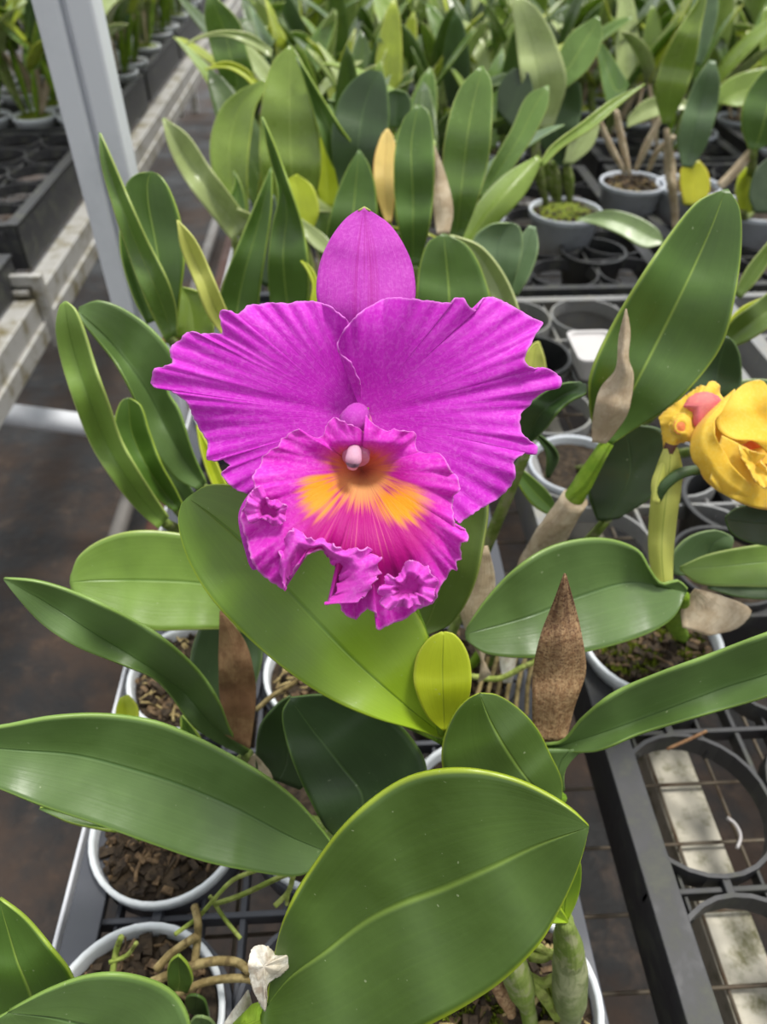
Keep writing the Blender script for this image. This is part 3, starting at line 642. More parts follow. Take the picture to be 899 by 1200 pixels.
bulb(o, (522, 866, 0.38), r=0.008, mat='bulb_green'); bulb(o, (490, 750, 0.435), dx=0.012, r=0.008)
leaf(o, [(575,790),(540,720),(548,680),(560,640)], [(560,800),(575,730),(580,680),(572,640)], [0.50, 0.47], 'sheath_grey', e=(.004, .004), name='bulb_sheath', n=16)
fl_ = bpy.data.objects.new('flower', None); C.objects.link(fl_); fl_.parent = o; fl_.empty_display_size = 0.03
stem = tube('flower_stem', [P(522, 858, 0.372), P(500, 760, 0.365), P(455, 640, 0.345), P(432, 540, 0.328), P(424, 478, 0.309)], [0.004, 0.0032, 0.0028, 0.0026, 0.0030], 'bulb_green', o, L, n=30)
# dorsal sepal
leaf(fl_, [(412,480),(398,430),(382,385),(372,352),(372,325),(378,300),(390,276),(404,258),(417,248),(426,244)],
         [(436,480),(450,430),(472,390),(486,352),(484,315),(473,287),(457,264),(441,252),(428,244)],
     [0.322, 0.316, 0.310, 0.314, 0.323], 'sepal', M=[(424,480),(427,400),(428,320),(427,244)], e=(.006, .006), n=60, h=14, name='dorsal_sepal', thick=0.0008, parent_org=L)
gt = tube('sepal_tip', [P(420,247,.3225), P(427,244,.3235), P(434,247,.3225)], [.0004, .0009, .0004], 'leaf_straw', fl_, L, seg=6)
# lateral sepals behind the lip
leaf(fl_, [(405,505),(340,540),(295,575),(280,600),(281,622),(287,645),(292,662),(296,668)], [(415,530),(380,590),(345,635),(325,655),(310,665),(297,668)],
     [0.306, 0.296, 0.290, 0.288], 'sepal', e=(-.002, .004), n=44, h=8, name='lateral_sepal', thick=0.0008, parent_org=L)
leaf(fl_, [(440,510),(480,560),(500,620),(505,655)], [(450,500),(520,560),(535,600),(507,656)], [0.312, 0.315, 0.32], 'sepal', e=(.002, .004), n=30, h=8, name='lateral_sepal', thick=0.0008, parent_org=L)
# petals
def ruf(s, r, A, k1, k2, p1=0.0, p2=1.0, q=4.5):
    return A * r ** q * (math.sin(6.283 * k1 * s + p1) + 0.55 * math.sin(6.283 * k2 * s + p2))
lp = [(421,489),(423,470),(422,450),(421,425),(416,398),(406,374),(397,367),(384,358),(366,353),(347,354),(334,356),(322,354.6),(306,357),(291,358),(283,365),(277,368.6),(269,364),(258,364.6),(259,379),(260,391),(250,390),(235,391.5),(229,389),(218,389.5),(211,399),(200.5,406),(200,417),(202,426),(191,429),(180,434),(178.7,452),(194,456),(210,463.6),(221,474.5),(227,488.6),(235,504),(244,520),(242,537),(255,540),(259,537),(269,546),(260,555),(267,566),(278,574),(288,578),(310,585),(345,575),(385,540),(410,510)]
def dl(r, s, x, y):
    u = x / 240.0; v = y / 100.0
    w = 1 - math.exp(-(math.hypot(x, y) / 110.0) ** 1.6)
    d = 0.312 - 0.020 * w + 0.020 * w * u * u + 0.006 * math.sin(v * 1.8) * w
    if x > -60: d += 0.008 * w * ((x + 60) / 60) ** 1.0
    d += 0.0045 * math.exp(-((y - (-0.26 * x * -1) * 1.0 + 0) / 9.0) ** 2) * 0
    mid = y - 0.20 * x                        # the faint groove that runs to the tip
    d += 0.0016 * math.exp(-(mid / 7.0) ** 2) * w
    return d + ruf(s, r, 0.0030, 5, 11, .4, q=6) + 0.0008 * r * math.sin(6.28 * 36 * s) * r ** 4
fan(fl_, L, 'petal', (421, 489), lp[1:], dl, 'petal', na=640, nr=80, closed=False, crinkle=1.4)
rp = [(428,487),(426.7,470),(420,443.5),(410,423.5),(398,413.5),(396.7,400),(406.7,382),(420,368.5),(436.7,357),(453.4,349.5),(470,349),(490,351),(513.5,354),(529,355),(534,349.5),(543.5,349.5),(548.5,357),(557,363.5),(561,358),(567,349.5),(577,348.5),(593.5,355),(610,363.5),(623.6,372),(636,378),(630,389),(620,407),(615,420),(621,430),(637,431),(650,436),(658.6,446),(656,454),(640,457),(622,472),(611,486),(610,503),(617,513),(630,524),(628,532),(613.6,532),(602,542),(605,554),(598.5,570),(583.5,584),(567,594),(547,607),(537,613),(532,597),(515,570),(480,530),(445,500)]
def dr(r, s, x, y):
    u = x / 240.0; v = y / 100.0
    w = 1 - math.exp(-(math.hypot(x, y) / 100.0) ** 1.6)
    d = 0.310 - 0.022 * w + 0.020 * w * u * u + 0.004 * math.sin(v * 1.6 + .5) * w
    mid = y + 0.20 * x
    d += 0.0016 * math.exp(-(mid / 7.0) ** 2) * w
    if x < 25: d -= 0.005 * w * min(1, (25 - x) / 30)
    return d + ruf(s, r, 0.0030, 5, 12, 2.0, .3, q=6) + 0.0008 * r * math.sin(6.28 * 38 * s) * r ** 4
fan(fl_, L, 'petal', (425, 488), rp, dr, 'petal', na=640, nr=80, closed=False, crinkle=1.4)
# lip
lipo = [(431,500),(429,487),(434,492),(443,500),(454,505),(462,503),(473,505),(483,506),(488,510),(486,518),(490,529),(502,532),(513,531),(520,536),(524,541),(527,549),(532,556),(538,563),(539,573),(531,583),(531,600),(533,616),(540,619),(546,622),(548,633),(540,638),(541,654),(535,660),(536,668),(528,668),(524,676),(515,690),(508,706),(489,714),(473,726),(462,729),(454,734),(443,737),(440,718),(431,714),(417,725),(402,717),(397,706),(387,700),(383,708),(390,698),(396,683),(396,668),(390,656),(378,645),(366,648),(355,654),(345,668),(338,681),(333,689),(319,682),(306,672),(296,660),(291,640),(286,622),(282,605),(288,592),(292,578),(299,572),(296,560),(299,553),(306,544),(309,534),(314,530),(320,526),(326,524),(330,515),(334,512),(341,507),(349,503),(357,508),(364,512),(372,513),(379,511),(382,504),(384,497),(391,489),(402,494),(409,497),(417,500),(425,507),(429,516)]
def dlip(r, s, x, y):
    rr = math.hypot(x, y) / 100.0
    th = math.atan2(y, x)
    d = 0.298 - 0.027 * (1 - math.exp(-(rr / 0.33) ** 1.3))
    d += 0.010 * (max(0, y) / 190.0) ** 1.5 - 0.008 * math.exp(-((y - 100) / 50.0) ** 2)
    k = max(0, min(1, (-y - 12) / 22.0)); k = k * k * (3 - 2 * k)
    d -= 0.011 * k * math.exp(-(x / 60.0) ** 2)
    k = max(0, min(1, (-y + 20) / 60.0)); d += 0.010 * r * r * k
    d += ruf(s, r, 0.0034, 11, 27, 1.1, .2, 5.0)
    return d + 0.0009 * math.sin(6.283 * 60 * s) * r ** 6
lip = fan(fl_, L, 'lip', (424, 550), lipo, dlip, 'lip', na=900, nr=90, closed=True, crinkle=1.8, flatc=(424, 550))
# frilled flap rolled up along the lip's lower edge
leaf(fl_, [(334,690),(336,681),(344,667),(355,653),(366,646),(377,643),(384,652),(390,659),(396,667),(398,677),(397,686),(392,697),(381,708)],
         [(333,688),(328,665),(331,640),(343,619),(351,622),(358,628),(366,633),(372,633),(381,632),(388,638),(397,642),(413,645),(426,642),(434,643),(436,650),(447,654),(442,662),(445,671),(438,684),(430,697),(420,706)],
     [0.268, 0.264, 0.261, 0.262, 0.264], 'frill', e=(.010, .002), n=180, h=18, name='lip_frill', ruf=0.0034, rk=8, crk=2.2, across=True, thick=0.0006, parent_org=L)
def cup(c, out, d0, depth, A=0.0016, k1=7, k2=15, mat='frill'):
    def f(r, s, x, y): k = max(0, min(1, (r - .34) / .26)); k = k * k * (3 - 2 * k); return d0 + depth * (1 - k) + .004 * max(0, r - .6) + ruf(s, r, A, k1, k2, c[0], c[1], 3.0)
    return fan(fl_, L, 'lip_frill', c, out, f, mat, na=300, nr=36, crinkle=1.6)
cup((478, 688), [(470,672),(474,663),(479,657),(491,659),(496,664),(502,664),(505,673),(514,680),(510,690),(507,705),(498,703),(495,709),(484,708),(480,713),(470,709),(456,714),(449,711),(445,705),(450,699),(443,694),(445,688),(452,685),(451,678),(454,673),(462,678)], 0.256, 0.006, A=.0022)
cup((318, 600), [(299,572),(306,569),(309,575),(312,583),(318,587),(324,586),(330,590),(337,593),(334,600),(335,608),(328,615),(321,616),(315,611),(308,608),(300,610),(293,613),(289,604),(288,592),(292,582)], 0.262, 0.005, A=.002)
# column with its pale cap, and the lip's hooded base
tube('column', [P(425,486,.306), P(422,500,.292), P(419,518,.2850), P(417,537,.2800)], [.0030, .0046, .0056, .0052], 'column', fl_, L, seg=16, n=14)
tube('lip_hood', [P(408,512,.287), P(412,498,.283), P(417,489,.285), P(421,484,.294)], [.0030, .0056, .0050, .002], 'sepal', fl_, L, seg=16, n=14)
m_ = tube('anther_cap', [P(416,525,.2775), P(415,531,.2745), P(414,540,.2735), P(413,547,.2755)], [.0020, .0028, .0031, .0020], 'anther', fl_, L, seg=14, n=12)
# ------------------------------------------------------------------ the broad leaf and the yellow flower on the right
o = F['yellow'] = orchid(0.2475, 0.385, 'orchid bearing the yellow flower in a mossy white pot at right', zr=TZ + 0.02, r=0.06, seed=27, mix='mossy')
L = o.location
leaf(o, [(803,697),(790,722),(765,740),(720,756),(670,767),(620,771),(570,766),(546,750)], [(806,690),(795,680),(775,684),(762,668),(748,645),(715,632),(680,632),(640,643),(600,670),(570,702),(547,735)],
     [0.46, 0.45, 0.44, 0.43, 0.425], 'leaf_green', M=[(805,694),(740,682),(680,698),(620,722),(545,743)], e=(-.010, -.014), n=44, h=11, thick=0.0018)
bulb(o, (800, 697, 0.465), dx=0.03, mat='bulb_green', r=0.009)
leaf(o, [(800,735),(798,715),(806,700),(815,690)], [(830,745),(865,735),(880,715),(850,700),(817,690)], [0.485, 0.478], 'sheath_grey', e=(.004, .004), name='bulb_sheath', n=16, label='papery pale sheath')
tube('flower_stem', [P(771, 688, .466), P(773, 640, .458), P(778, 580, .448), P(786, 530, .440)], [.0065, .0062, .0050, .0035], 'stem', o, L, n=18) if 'stem' in MAT else None
yf = bpy.data.objects.new('flower', None); C.objects.link(yf); yf.parent = o
def yleaf(A, B, d, mat, e=(0, 0), nm='petal', **k): return leaf(yf, A, B, d, mat, e=e, name=nm, thick=0.0008, parent_org=L, ruf=k.pop('ruf', .002), n=40, h=10, **k)
leaf(o, [(768,688),(762,650),(762,610),(766,570),(769,548),(778,526)], [(787,688),(787,650),(791,610),(796,575),(798,548),(793,524)],
     [0.462, 0.455, 0.445, 0.438], 'leaf_straw', e=(.006, .006), n=30, name='flower_stem', thick=0.003, label='thick pale yellow stalk in its sheath')
tube('pedicel', [P(770,585,.446), P(778,570,.441), P(795,556,.438), P(815,551,.440), P(835,552,.445)], [.0028, .0034, .0034, .0030, .003], 'leaf_dark', o, L, n=18)
tube('pedicel', [P(783,545,.443), P(784,530,.440), P(787,520,.438)], .0035, 'pipe_rust', o, L, n=8)
leaf(o, [(766,590),(764,565),(772,545),(780,532)], [(772,590),(776,570),(780,552),(781,533)], [.443, .439], 'leaf_straw', e=(.002, .002), n=14, name='flower_stem_bract')
fan(yf, L, 'lip', (806, 490), [(772,489),(779,482),(786,477),(798,468),(813,457),(822,452),(829,453),(831,448),(837,447),(843,452),(844,460),(848,469),(840,480),(829,489),(818,500),(812,508),(809,516),(796,520),(789,527),(782,530),(778,526),(777,517),(775,502)],
    lambda r, s, x, y: .440 - .010 * (1 - r * r) + ruf(s, r, .0016, 6, 13), 'petal_yellow', na=240, nr=30)
fan(yf, L, 'throat', (820, 476), [(801,476),(808,466),(820,460),(834,461),(845,468),(841,478),(830,488),(818,502),(813,496),(812,484)], lambda r, s, x, y: .426 + .004 * r * r, 'petal_pink', na=120, nr=16)
fan(yf, L, 'lip_frill', (798, 500), [(784,497),(790,488),(801,484),(811,489),(813,501),(810,514),(800,515),(788,509)], lambda r, s, x, y: .431 - .004 * math.sin(3.14 * min(1, r * 1.1)) + ruf(s, r, .0006, 3, 7), 'petal_yellow', na=140, nr=18)
fan(yf, L, 'column', (797, 500), [(789,499),(792,493),(799,492),(804,497),(803,506),(796,509),(791,506)], lambda r, s, x, y: .4265 + .001 * r, 'petal_orange', na=60, nr=8)
fan(yf, L, 'lip', (915, 545), [(868,522),(885,514),(905,508),(930,510),(960,530),(965,565),(940,590),(905,590),(886,566),(888,540)], lambda r, s, x, y: .450 - .012 * r * r + ruf(s, r, .002, 6, 13), 'petal_orange', na=240, nr=30)
yleaf([(925,560),(885,518),(862,515),(846,508),(838,494),(842,478),(858,462),(872,450),(888,445)], [(960,545),(950,500),(925,468),(903,458),(897,449),(890,445)], [.440, .428, .432, .442], 'petal_yellow', e=(-.004, -.012), M=[(940,552),(900,500),(878,470),(889,446)])
yleaf([(915,598),(890,596),(870,590),(852,581),(837,572),(824,559),(819,547),(813,542),(809,528),(812,508),(829,484),(845,470),(861,456)], [(912,585),(888,572),(872,560),(858,545),(848,528),(838,510),(838,500),(838,492),(845,484),(852,472),(862,457)], [.436, .422, .420, .430], 'petal_yellow', e=(.008, -.002))
yleaf([(920,598),(885,594),(862,586),(845,576),(832,562)], [(945,575),(915,562),(897,545),(884,531),(866,520),(846,510)], [.436, .425, .424], 'petal_yellow', e=(.004, -.004), M=[(930,588),(895,572),(870,552),(838,535)])
fan(yf, L, 'lip_frill', (885, 545), [(866,522),(874,526),(883,529),(890,531),(897,533),(892,541),(899,550),(903,560),(898,572),(886,565),(878,550),(868,535)], lambda r, s, x, y: .4185 + .004 * (1 - r) + ruf(s, r, .0012, 5, 11), 'petal_yellow', na=160, nr=18)
fan(yf, L, 'petal', (885, 505), [(838,520),(836,500),(842,486),(856,474),(880,470),(910,480),(935,510),(920,540),(880,545),(850,540)], lambda r, s, x, y: .446 - .004 * r, 'petal_yellow', na=120, nr=16)
yleaf([(930,560),(960,500),(985,480),(1010,478)], [(945,570),(985,560),(1010,530),(1012,480)], [.445, .440, .435], 'petal_yellow', e=(-.004, -.008))
yleaf([(915,585),(930,620),(950,640),(975,650)], [(950,570),(985,600),(990,630),(977,650)], [.445, .440, .435], 'petal_yellow', e=(-.004, -.008))
def G(A, B, d, mat, **k): return leaf(o, A, B, d, mat, **k)
# ------------------------------------------------------------------ right-hand orchids
o = F['tall'] = orchid(0.083, 0.372, mat='pot_black', label= 'orchid with a tall broad leaf and whitish dry sheath right of the flower', zr=TZ + 0.006, seed=31)
G([(706,520),(697,505),(691,475),(692,440),(712,392),(745,335),(785,275),(818,236),(848,222)], [(718,520),(745,502),(785,478),(822,440),(848,400),(862,345),(869,290),(867,245),(853,222)],
  [0.475, 0.455, 0.435, 0.42], 'leaf_mid', M=[(711,519),(745,450),(795,350),(832,270),(850,222)], e=(-.012, -.010), n=50, h=11, thick=0.0018)
G([(700,610),(690,580),(692,545),(705,520),(730,500)], [(725,608),(765,580),(779,540),(777,505),(735,497)], [0.515, 0.51, 0.50], 'leaf_deep', M=[(712,610),(738,555),(733,498)], e=(-.008, -.008), n=28)
G([(694,518),(694,500),(699,468),(706,452),(722,432),(726,395),(733,362)], [(710,520),(722,505),(736,482),(742,440),(736,420),(738,390),(734,362)], [0.462, 0.44, 0.425, 0.42], 'sheath_grey', e=(.005, .005), name='flower_sheath', ruf=.0015, n=34, label='dry whitish flower sheath', thick=.0012)
s0 = Vector((o['cx'] + .005, o['cy'], o['zr'] - .008))
tube('pseudobulb', [s0, P(620,690,.58), P(640,640,.53), P(672,585,.495), P(690,555,.485), P(712,518,.475)], [.004, .006, .010, .0105, .0090, .0050], 'bulb_green', o, o.location, n=26, seg=14, flatn=.8)
tube('bulb_sheath', [P(612,680,.565), P(632,650,.532), P(652,618,.510), P(674,584,.494)], [.0075, .0115, .0128, .0115], 'sheath_grey', o, o.location, n=20, seg=14, flatn=.8)['label'] = 'papery brown sheath around the bulb'
G([(618,520),(607,503),(606,488),(628,466),(658,450),(680,447)], [(624,517),(640,502),(655,482),(672,468),(687,461),(686,449)], [0.50, 0.47, 0.455], 'leaf_dark', e=(-.003, -.012), M=[(621,518),(630,490),(655,466),(684,450)], n=30)
G([(612,500),(615,485),(640,465),(668,452)], [(616,500),(632,482),(650,470),(670,454)], [0.51, 0.50], 'leaf_straw', e=(-.003, -.003), n=18)
G([(648,606),(625,592),(608,568),(600,545)], [(652,596),(645,580),(625,560),(602,543)], [0.55, 0.54], 'leaf_mid', e=(-.004, -.002), n=18)
G([(640,560),(640,530),(625,510),(610,500)], [(645,560),(655,535),(640,515),(612,498)], [0.60, 0.58], 'leaf_deep', e=(-.004, -.002), n=18)
G([(590,800),(585,760),(592,700),(605,670)], [(600,800),(606,760),(612,715),(608,670)], [.57, .55], 'sheath_white', e=(.004, .004), n=14, name='bulb_sheath', ruf=.002)
bulb(o, P(621, 520, .50), dx=-.02, r=.006)
bulb(o, P(712, 608, .518), dx=.02, r=.007); bulb(o, P(650, 602, .55), dx=.01, r=.005)
for i in range(9):
    x0 = 560 + i * 11; tube('aerial_root', [P(x0 + 12, 770, .60), P(x0 + 4, 800, .585), P(x0 - 8 + i * 2, 838, .575)], .0018, 'root', o, o.location, seg=7, n=10)
tube('aerial_root', [P(548,792,.56), P(585,795,.56), P(612,782,.56), P(640,770,.57)], .0022, 'root_green', o, o.location, seg=8, n=16)
o = F['edge'] = orchid(0.3525, 0.475, mat='pot_black', label= 'orchid with low dark leaves beneath the yellow flower at the right edge', zr=TZ + 0.012, seed=33, detail=1)
G([(935,660),(880,668),(830,672),(787,672),(786,652),(806,630),(838,621),(857,628)], [(935,655),(900,660),(870,655),(858,645),(860,634),(858,629)], [0.55, 0.53, 0.52], 'leaf_blue', e=(-.004, -.006), n=26)
G([(960,672),(920,686),(870,687),(820,684),(797,668)], [(960,640),(920,636),(880,640),(830,650),(797,664)], [0.515, 0.505, 0.50], 'leaf_fresh', M=[(960,655),(900,658),(840,664),(797,666)], e=(-.006, -.004), n=26)
G([(960,700),(920,702),(870,700),(830,690)], [(960,680),(920,680),(870,682),(830,686)], [0.55, 0.54], 'leaf_dark', e=(-.004, -.004), n=18)
G([(960,650),(920,642),(880,636),(857,624),(850,608)], [(960,600),(930,590),(890,590),(862,596),(850,606)], [0.475, 0.47, 0.465], 'leaf_deep', e=(-.004, -.006), n=22)
bulb(o, P(960, 690, .55)); bulb(o, P(965, 650, .50), dx=.01)
o = F['behind'] = orchid(0.2475, 0.64, 'orchid with dark leaves hidden behind the tall broad leaf', zr=TZ + 0.008, seed=34, detail=1, mat='pot_grey')
G([(815,520),(808,470),(815,425),(838,398),(850,394)], [(850,520),(868,470),(868,420),(860,400),(852,394)], [0.60, 0.57, 0.55], 'leaf_dark', e=(-.006, -.006), n=24)
G([(842,400),(860,374),(885,355),(905,340),(935,325)], [(850,410),(875,400),(899,385),(925,360),(936,326)], [0.62, 0.60, 0.59], 'leaf_olive', e=(-.003, -.010), n=26)
G([(860,345),(875,315),(899,285),(920,260)], [(868,350),(890,325),(905,300),(921,262)], [0.70, 0.69], 'leaf_olive', e=(-.003, -.006), n=20)
G([(850,395),(853,378),(870,360),(890,350)], [(860,400),(880,375),(892,365),(892,351)], [0.64, 0.63], 'leaf_yellow', e=(-.003, -.003), n=16)
G([(820,480),(835,458),(870,446),(899,445),(925,450)], [(830,490),(860,470),(899,460),(926,452)], [0.62, 0.61], 'leaf_pale', e=(-.003, -.006), n=20)
bulb(o, P(832, 525, .61)); bulb(o, P(850, 408, .63), dx=.02)
# ------------------------------------------------------------------ orchids behind the flower, left to right
o = F['post'] = orchid(-0.140, 0.76, 'orchid with upright dark leaves just in front of the grey post', zr=TZ + 0.012, seed=41, detail=1)
G([(196,398),(178,365),(162,330),(145,282),(130,235),(118,190),(116,155)], [(208,392),(206,360),(195,325),(172,280),(152,235),(135,195),(118,156)], [0.56, 0.535, 0.515, 0.50], 'back_green', e=(-.003, -.008), n=34)
G([(194,400),(170,350),(152,290),(143,245),(148,215),(160,204),(176,201)], [(206,392),(212,340),(216,305),(212,262),(200,225),(188,206),(178,201)], [0.58, 0.56, 0.54], 'leaf_mid', e=(-.008, -.008), n=30)
G([(172,380),(155,345),(142,300),(140,270)], [(182,376),(168,330),(152,290),(141,268)], [0.59, 0.57], 'leaf_mid', e=(-.004, -.004), n=20)
G([(262,395),(243,368),(228,330),(212,290),(207,258)], [(276,388),(262,355),(244,312),(228,280),(209,258)], [0.55, 0.53, 0.51], 'leaf_straw', e=(-.003, -.004), n=30)
G([(205,395),(202,370),(204,345),(212,337)], [(250,398),(250,372),(238,345),(215,336)], [0.60, 0.59], 'back_mid', e=(-.006, -.006), n=18)
G([(188,402),(196,385),(205,370),(210,360)], [(210,402),(220,385),(220,365),(212,358)], [0.60, 0.60], 'sheath_brown', e=(.004, .004), n=12, name='bulb_sheath')
bulb(o, P(200, 398, .585)); bulb(o, P(268, 394, .56), dx=.02)
o = F['broad'] = orchid(-0.0285, 0.88, 'orchid with a flat broad upright leaf above the flower at left', zr=TZ + 0.012, seed=43, detail=1)
G([(318,240),(306,205),(304,165),(308,115),(320,72),(340,53)], [(368,245),(376,200),(374,160),(366,125),(355,75),(342,53)], [0.86, 0.83, 0.81, 0.80], 'back_mid', M=[(345,245),(340,150),(341,54)], e=(-.006, -.006), n=34)
G([(402,215),(385,185),(370,140),(358,100),(346,66)], [(422,202),(420,180),(400,150),(375,110),(350,68)], [0.84, 0.81, 0.79], 'leaf_mid', e=(-.004, -.012), n=30)
G([(268,260),(252,215),(246,170),(258,128),(282,105),(312,92)], [(292,250),(290,200),(294,160),(300,125),(312,104),(314,94)], [0.92, 0.90, 0.88], 'back_mid', e=(-.006, -.010), n=28)
G([(375,240),(368,200),(372,165),(380,158)], [(395,245),(400,215),(395,185),(382,160)], [0.88, 0.86], 'leaf_yellow', e=(-.004, -.004), n=20)
bulb(o, P(345, 248, .87)); bulb(o, P(408, 215, .85), dx=.02); bulb(o, P(278, 262, .92), dx=-.02)
o = F['arching'] = orchid(-0.140, 0.88, 'orchid with a pale glossy leaf leaning left over the dark aisle', zr=TZ + 0.012, seed=44, detail=1)
G([(272,282),(245,248),(218,212),(198,172),(190,140)], [(296,262),(275,235),(245,195),(220,158),(193,138)], [0.86, 0.82, 0.79], 'back_pale_sheen', M=[(284,272),(245,222),(215,180),(191,139)], e=(-.010, -.010), n=34)
G([(262,270),(268,235),(275,215),(273,200)], [(285,272),(288,240),(282,215),(275,200)], [0.88, 0.87], 'leaf_mid', e=(-.004, -.004), n=16)
G([(252,130),(258,95),(248,60),(240,20),(243,-10)], [(285,135),(298,95),(290,60),(280,25),(246,-10)], [1.05, 1.0, 0.96], 'back_green', e=(-.006, -.006), n=26)
G([(318,68),(290,52),(262,42),(235,45),(218,52)], [(320,58),(295,40),(265,36),(235,42),(219,51)], [0.95, 0.93, 0.92], 'back_pale_sheen', e=(-.002, -.004), n=24)
G([(300,105),(285,90),(265,80),(240,82)], [(302,95),(288,80),(265,72),(241,80)], [1.0, 0.98], 'leaf_yellow', e=(-.002, -.004), n=18)
bulb(o, P(284, 275, .87)); bulb(o, P(274, 275, .88), dx=.01); bulb(o, P(268, 135, 1.05), dx=.02)
o = F['folded'] = orchid(-0.0285, 0.76, 'orchid with narrow folded leaves directly left of the top sepal', zr=TZ + 0.012, seed=46, detail=1)
G([(318,365),(314,320),(318,270),(326,230),(316,185),(306,137)], [(360,368),(362,320),(356,270),(342,225),(322,170),(308,137)], [0.68, 0.65, 0.63, 0.61], 'leaf_mid', M=[(338,368),(332,300),(336,240),(320,185),(307,137)], e=(-.003, -.010), n=34)
G([(250,380),(262,330),(282,280),(302,232),(317,196)], [(300,385),(306,330),(312,290),(318,245),(319,197)], [0.70, 0.67, 0.65], 'leaf_mid', e=(-.006, -.006), n=28)
G([(295,330),(296,290),(308,250),(320,228)], [(325,340),(328,300),(328,260),(322,229)], [0.72, 0.71], 'leaf_deep', e=(-.004, -.004), n=18)
G([(338,262),(330,240),(332,215),(345,205)], [(368,268),(374,245),(366,218),(348,204)], [0.78, 0.77], 'leaf_yellow', e=(-.004, -.004), n=18)
G([(362,358),(366,335),(360,318),(352,306)], [(372,358),(372,330),(364,312),(354,305)], [0.60, 0.595], 'leaf_yellow', e=(-.001, -.001), n=14)
G([(385,300),(368,290),(345,262),(330,240)], [(392,290),(380,275),(352,255),(332,238)], [0.74, 0.75], 'back_pale_sheen', e=(-.002, -.002), n=14)
bulb(o, P(338, 370, .685)); bulb(o, P(275, 384, .70), dx=-.02); bulb(o, P(353, 268, .79), dx=.02)
o = F['goldtip'] = orchid(0.083, 0.88, 'orchid with one dying golden leaf standing behind the top sepal', zr=TZ + 0.012, seed=47, detail=1)
G([(398,225),(388,170),(394,125),(410,97),(432,82),(446,84)], [(436,230),(450,190),(456,140),(454,105),(450,88),(447,84)], [0.84, 0.81, 0.79], 'leaf_dark', e=(-.006, -.008), n=28)
G([(384,310),(384,270),(392,235),(406,200),(420,176)], [(436,310),(442,265),(440,220),(432,192),(422,176)], [0.78, 0.755, 0.74], 'leaf_mid', M=[(410,310),(415,240),(421,176)], e=(-.004, -.004), n=28, name='leaf')
G([(452,262),(440,225),(438,190),(446,160),(453,151)], [(459,262),(463,225),(465,185),(461,160),(455,151)], [0.79, 0.775, 0.77], 'leaf_gold', e=(-.002, -.002), n=26, label='dying golden leaf with reddish tip')
G([(450,150),(448,120),(455,108),(463,105)], [(475,150),(482,125),(478,110),(465,105)], [0.90, 0.88], 'leaf_dark', e=(-.004, -.004), n=16)
bulb(o, P(416, 232, .845)); bulb(o, P(410, 312, .785)); bulb(o, P(455, 264, .79), dx=.01)
o = F['twins'] = orchid(0.083, 0.76, mat='pot_black', label= 'orchid with two tall ribbed leaves behind the right petal', zr=TZ + 0.012, seed=48, detail=1)
G([(478,312),(466,260),(462,215),(464,170),(474,138),(489,123)], [(492,312),(504,262),(509,210),(508,160),(502,130),(491,123)], [0.74, 0.71, 0.69, 0.68], 'leaf_mid', M=[(484,312),(484,230),(482,170),(490,123)], e=(-.006, -.006), n=32)
G([(528,285),(521,240),(519,185),(527,135),(542,98),(562,78)], [(542,280),(558,240),(572,190),(577,135),(576,95),(566,77)], [0.74, 0.71, 0.69, 0.68], 'back_green', M=[(534,283),(541,220),(550,145),(565,78)], e=(-.008, -.008), n=32)
G([(512,275),(507,240),(505,200),(507,170)], [(527,274),(531,245),(522,205),(509,170)], [0.71, 0.70, 0.69], 'sheath_grey', e=(.003, .003), n=22, name='flower_sheath')
G([(536,290),(552,250),(588,208),(630,182)], [(556,292),(585,260),(615,228),(636,188)], [0.76, 0.75, 0.76], 'back_mid', e=(.010, .008), n=24)
G([(632,192),(645,172),(680,145),(715,118),(755,98)], [(636,196),(660,172),(695,150),(730,120),(756,99)], [0.76, 0.76, 0.77], 'back_mid', e=(-.003, -.003), n=24)
G([(560,232),(575,195),(600,150),(618,112),(642,100)], [(568,236),(595,205),(625,160),(642,125),(644,101)], [0.86, 0.84, 0.83], 'back_green', e=(-.004, -.006), n=24)
bulb(o, P(485, 314, .745)); bulb(o, P(536, 284, .745), dx=.01); bulb(o, P(546, 292, .76), dx=.02)
o = F['round'] = orchid(0.083, 0.64, mat='pot_black', label= 'orchid with round-topped leaves rising right behind the right petal', zr=TZ + 0.012, seed=49, detail=1)
G([(488,400),(488,355),(492,312),(502,284),(518,274)], [(570,420),(578,370),(566,320),(548,288),(522,274)], [0.62, 0.60, 0.585], 'leaf_mid', M=[(528,410),(526,340),(520,274)], e=(-.006, -.006), n=28)
G([(560,430),(580,370),(562,320),(542,290),(526,275)], [(618,445),(612,380),(595,330),(565,290),(530,275)], [0.64, 0.625, 0.61], 'back_pale_sheen', e=(.000, -.010), n=28)
G([(572,345),(555,305),(556,278),(575,263),(598,261)], [(600,340),(610,305),(613,280),(608,265),(600,261)], [0.69, 0.68, 0.67], 'leaf_blue', e=(-.006, -.006), n=24)
G([(592,340),(592,315),(605,285),(620,264)], [(606,348),(622,320),(631,290),(628,266)], [0.70, 0.69], 'leaf_blue', e=(-.004, -.006), n=22)
G([(600,450),(612,420),(622,405),(630,400)], [(640,450),(640,430),(636,412),(632,400)], [0.62, 0.61], 'leaf_straw', e=(-.004, -.004), n=18)
bulb(o, P(530, 415, .63)); bulb(o, P(585, 345, .69), dx=.02); bulb(o, P(600, 440, .64), dx=.03)
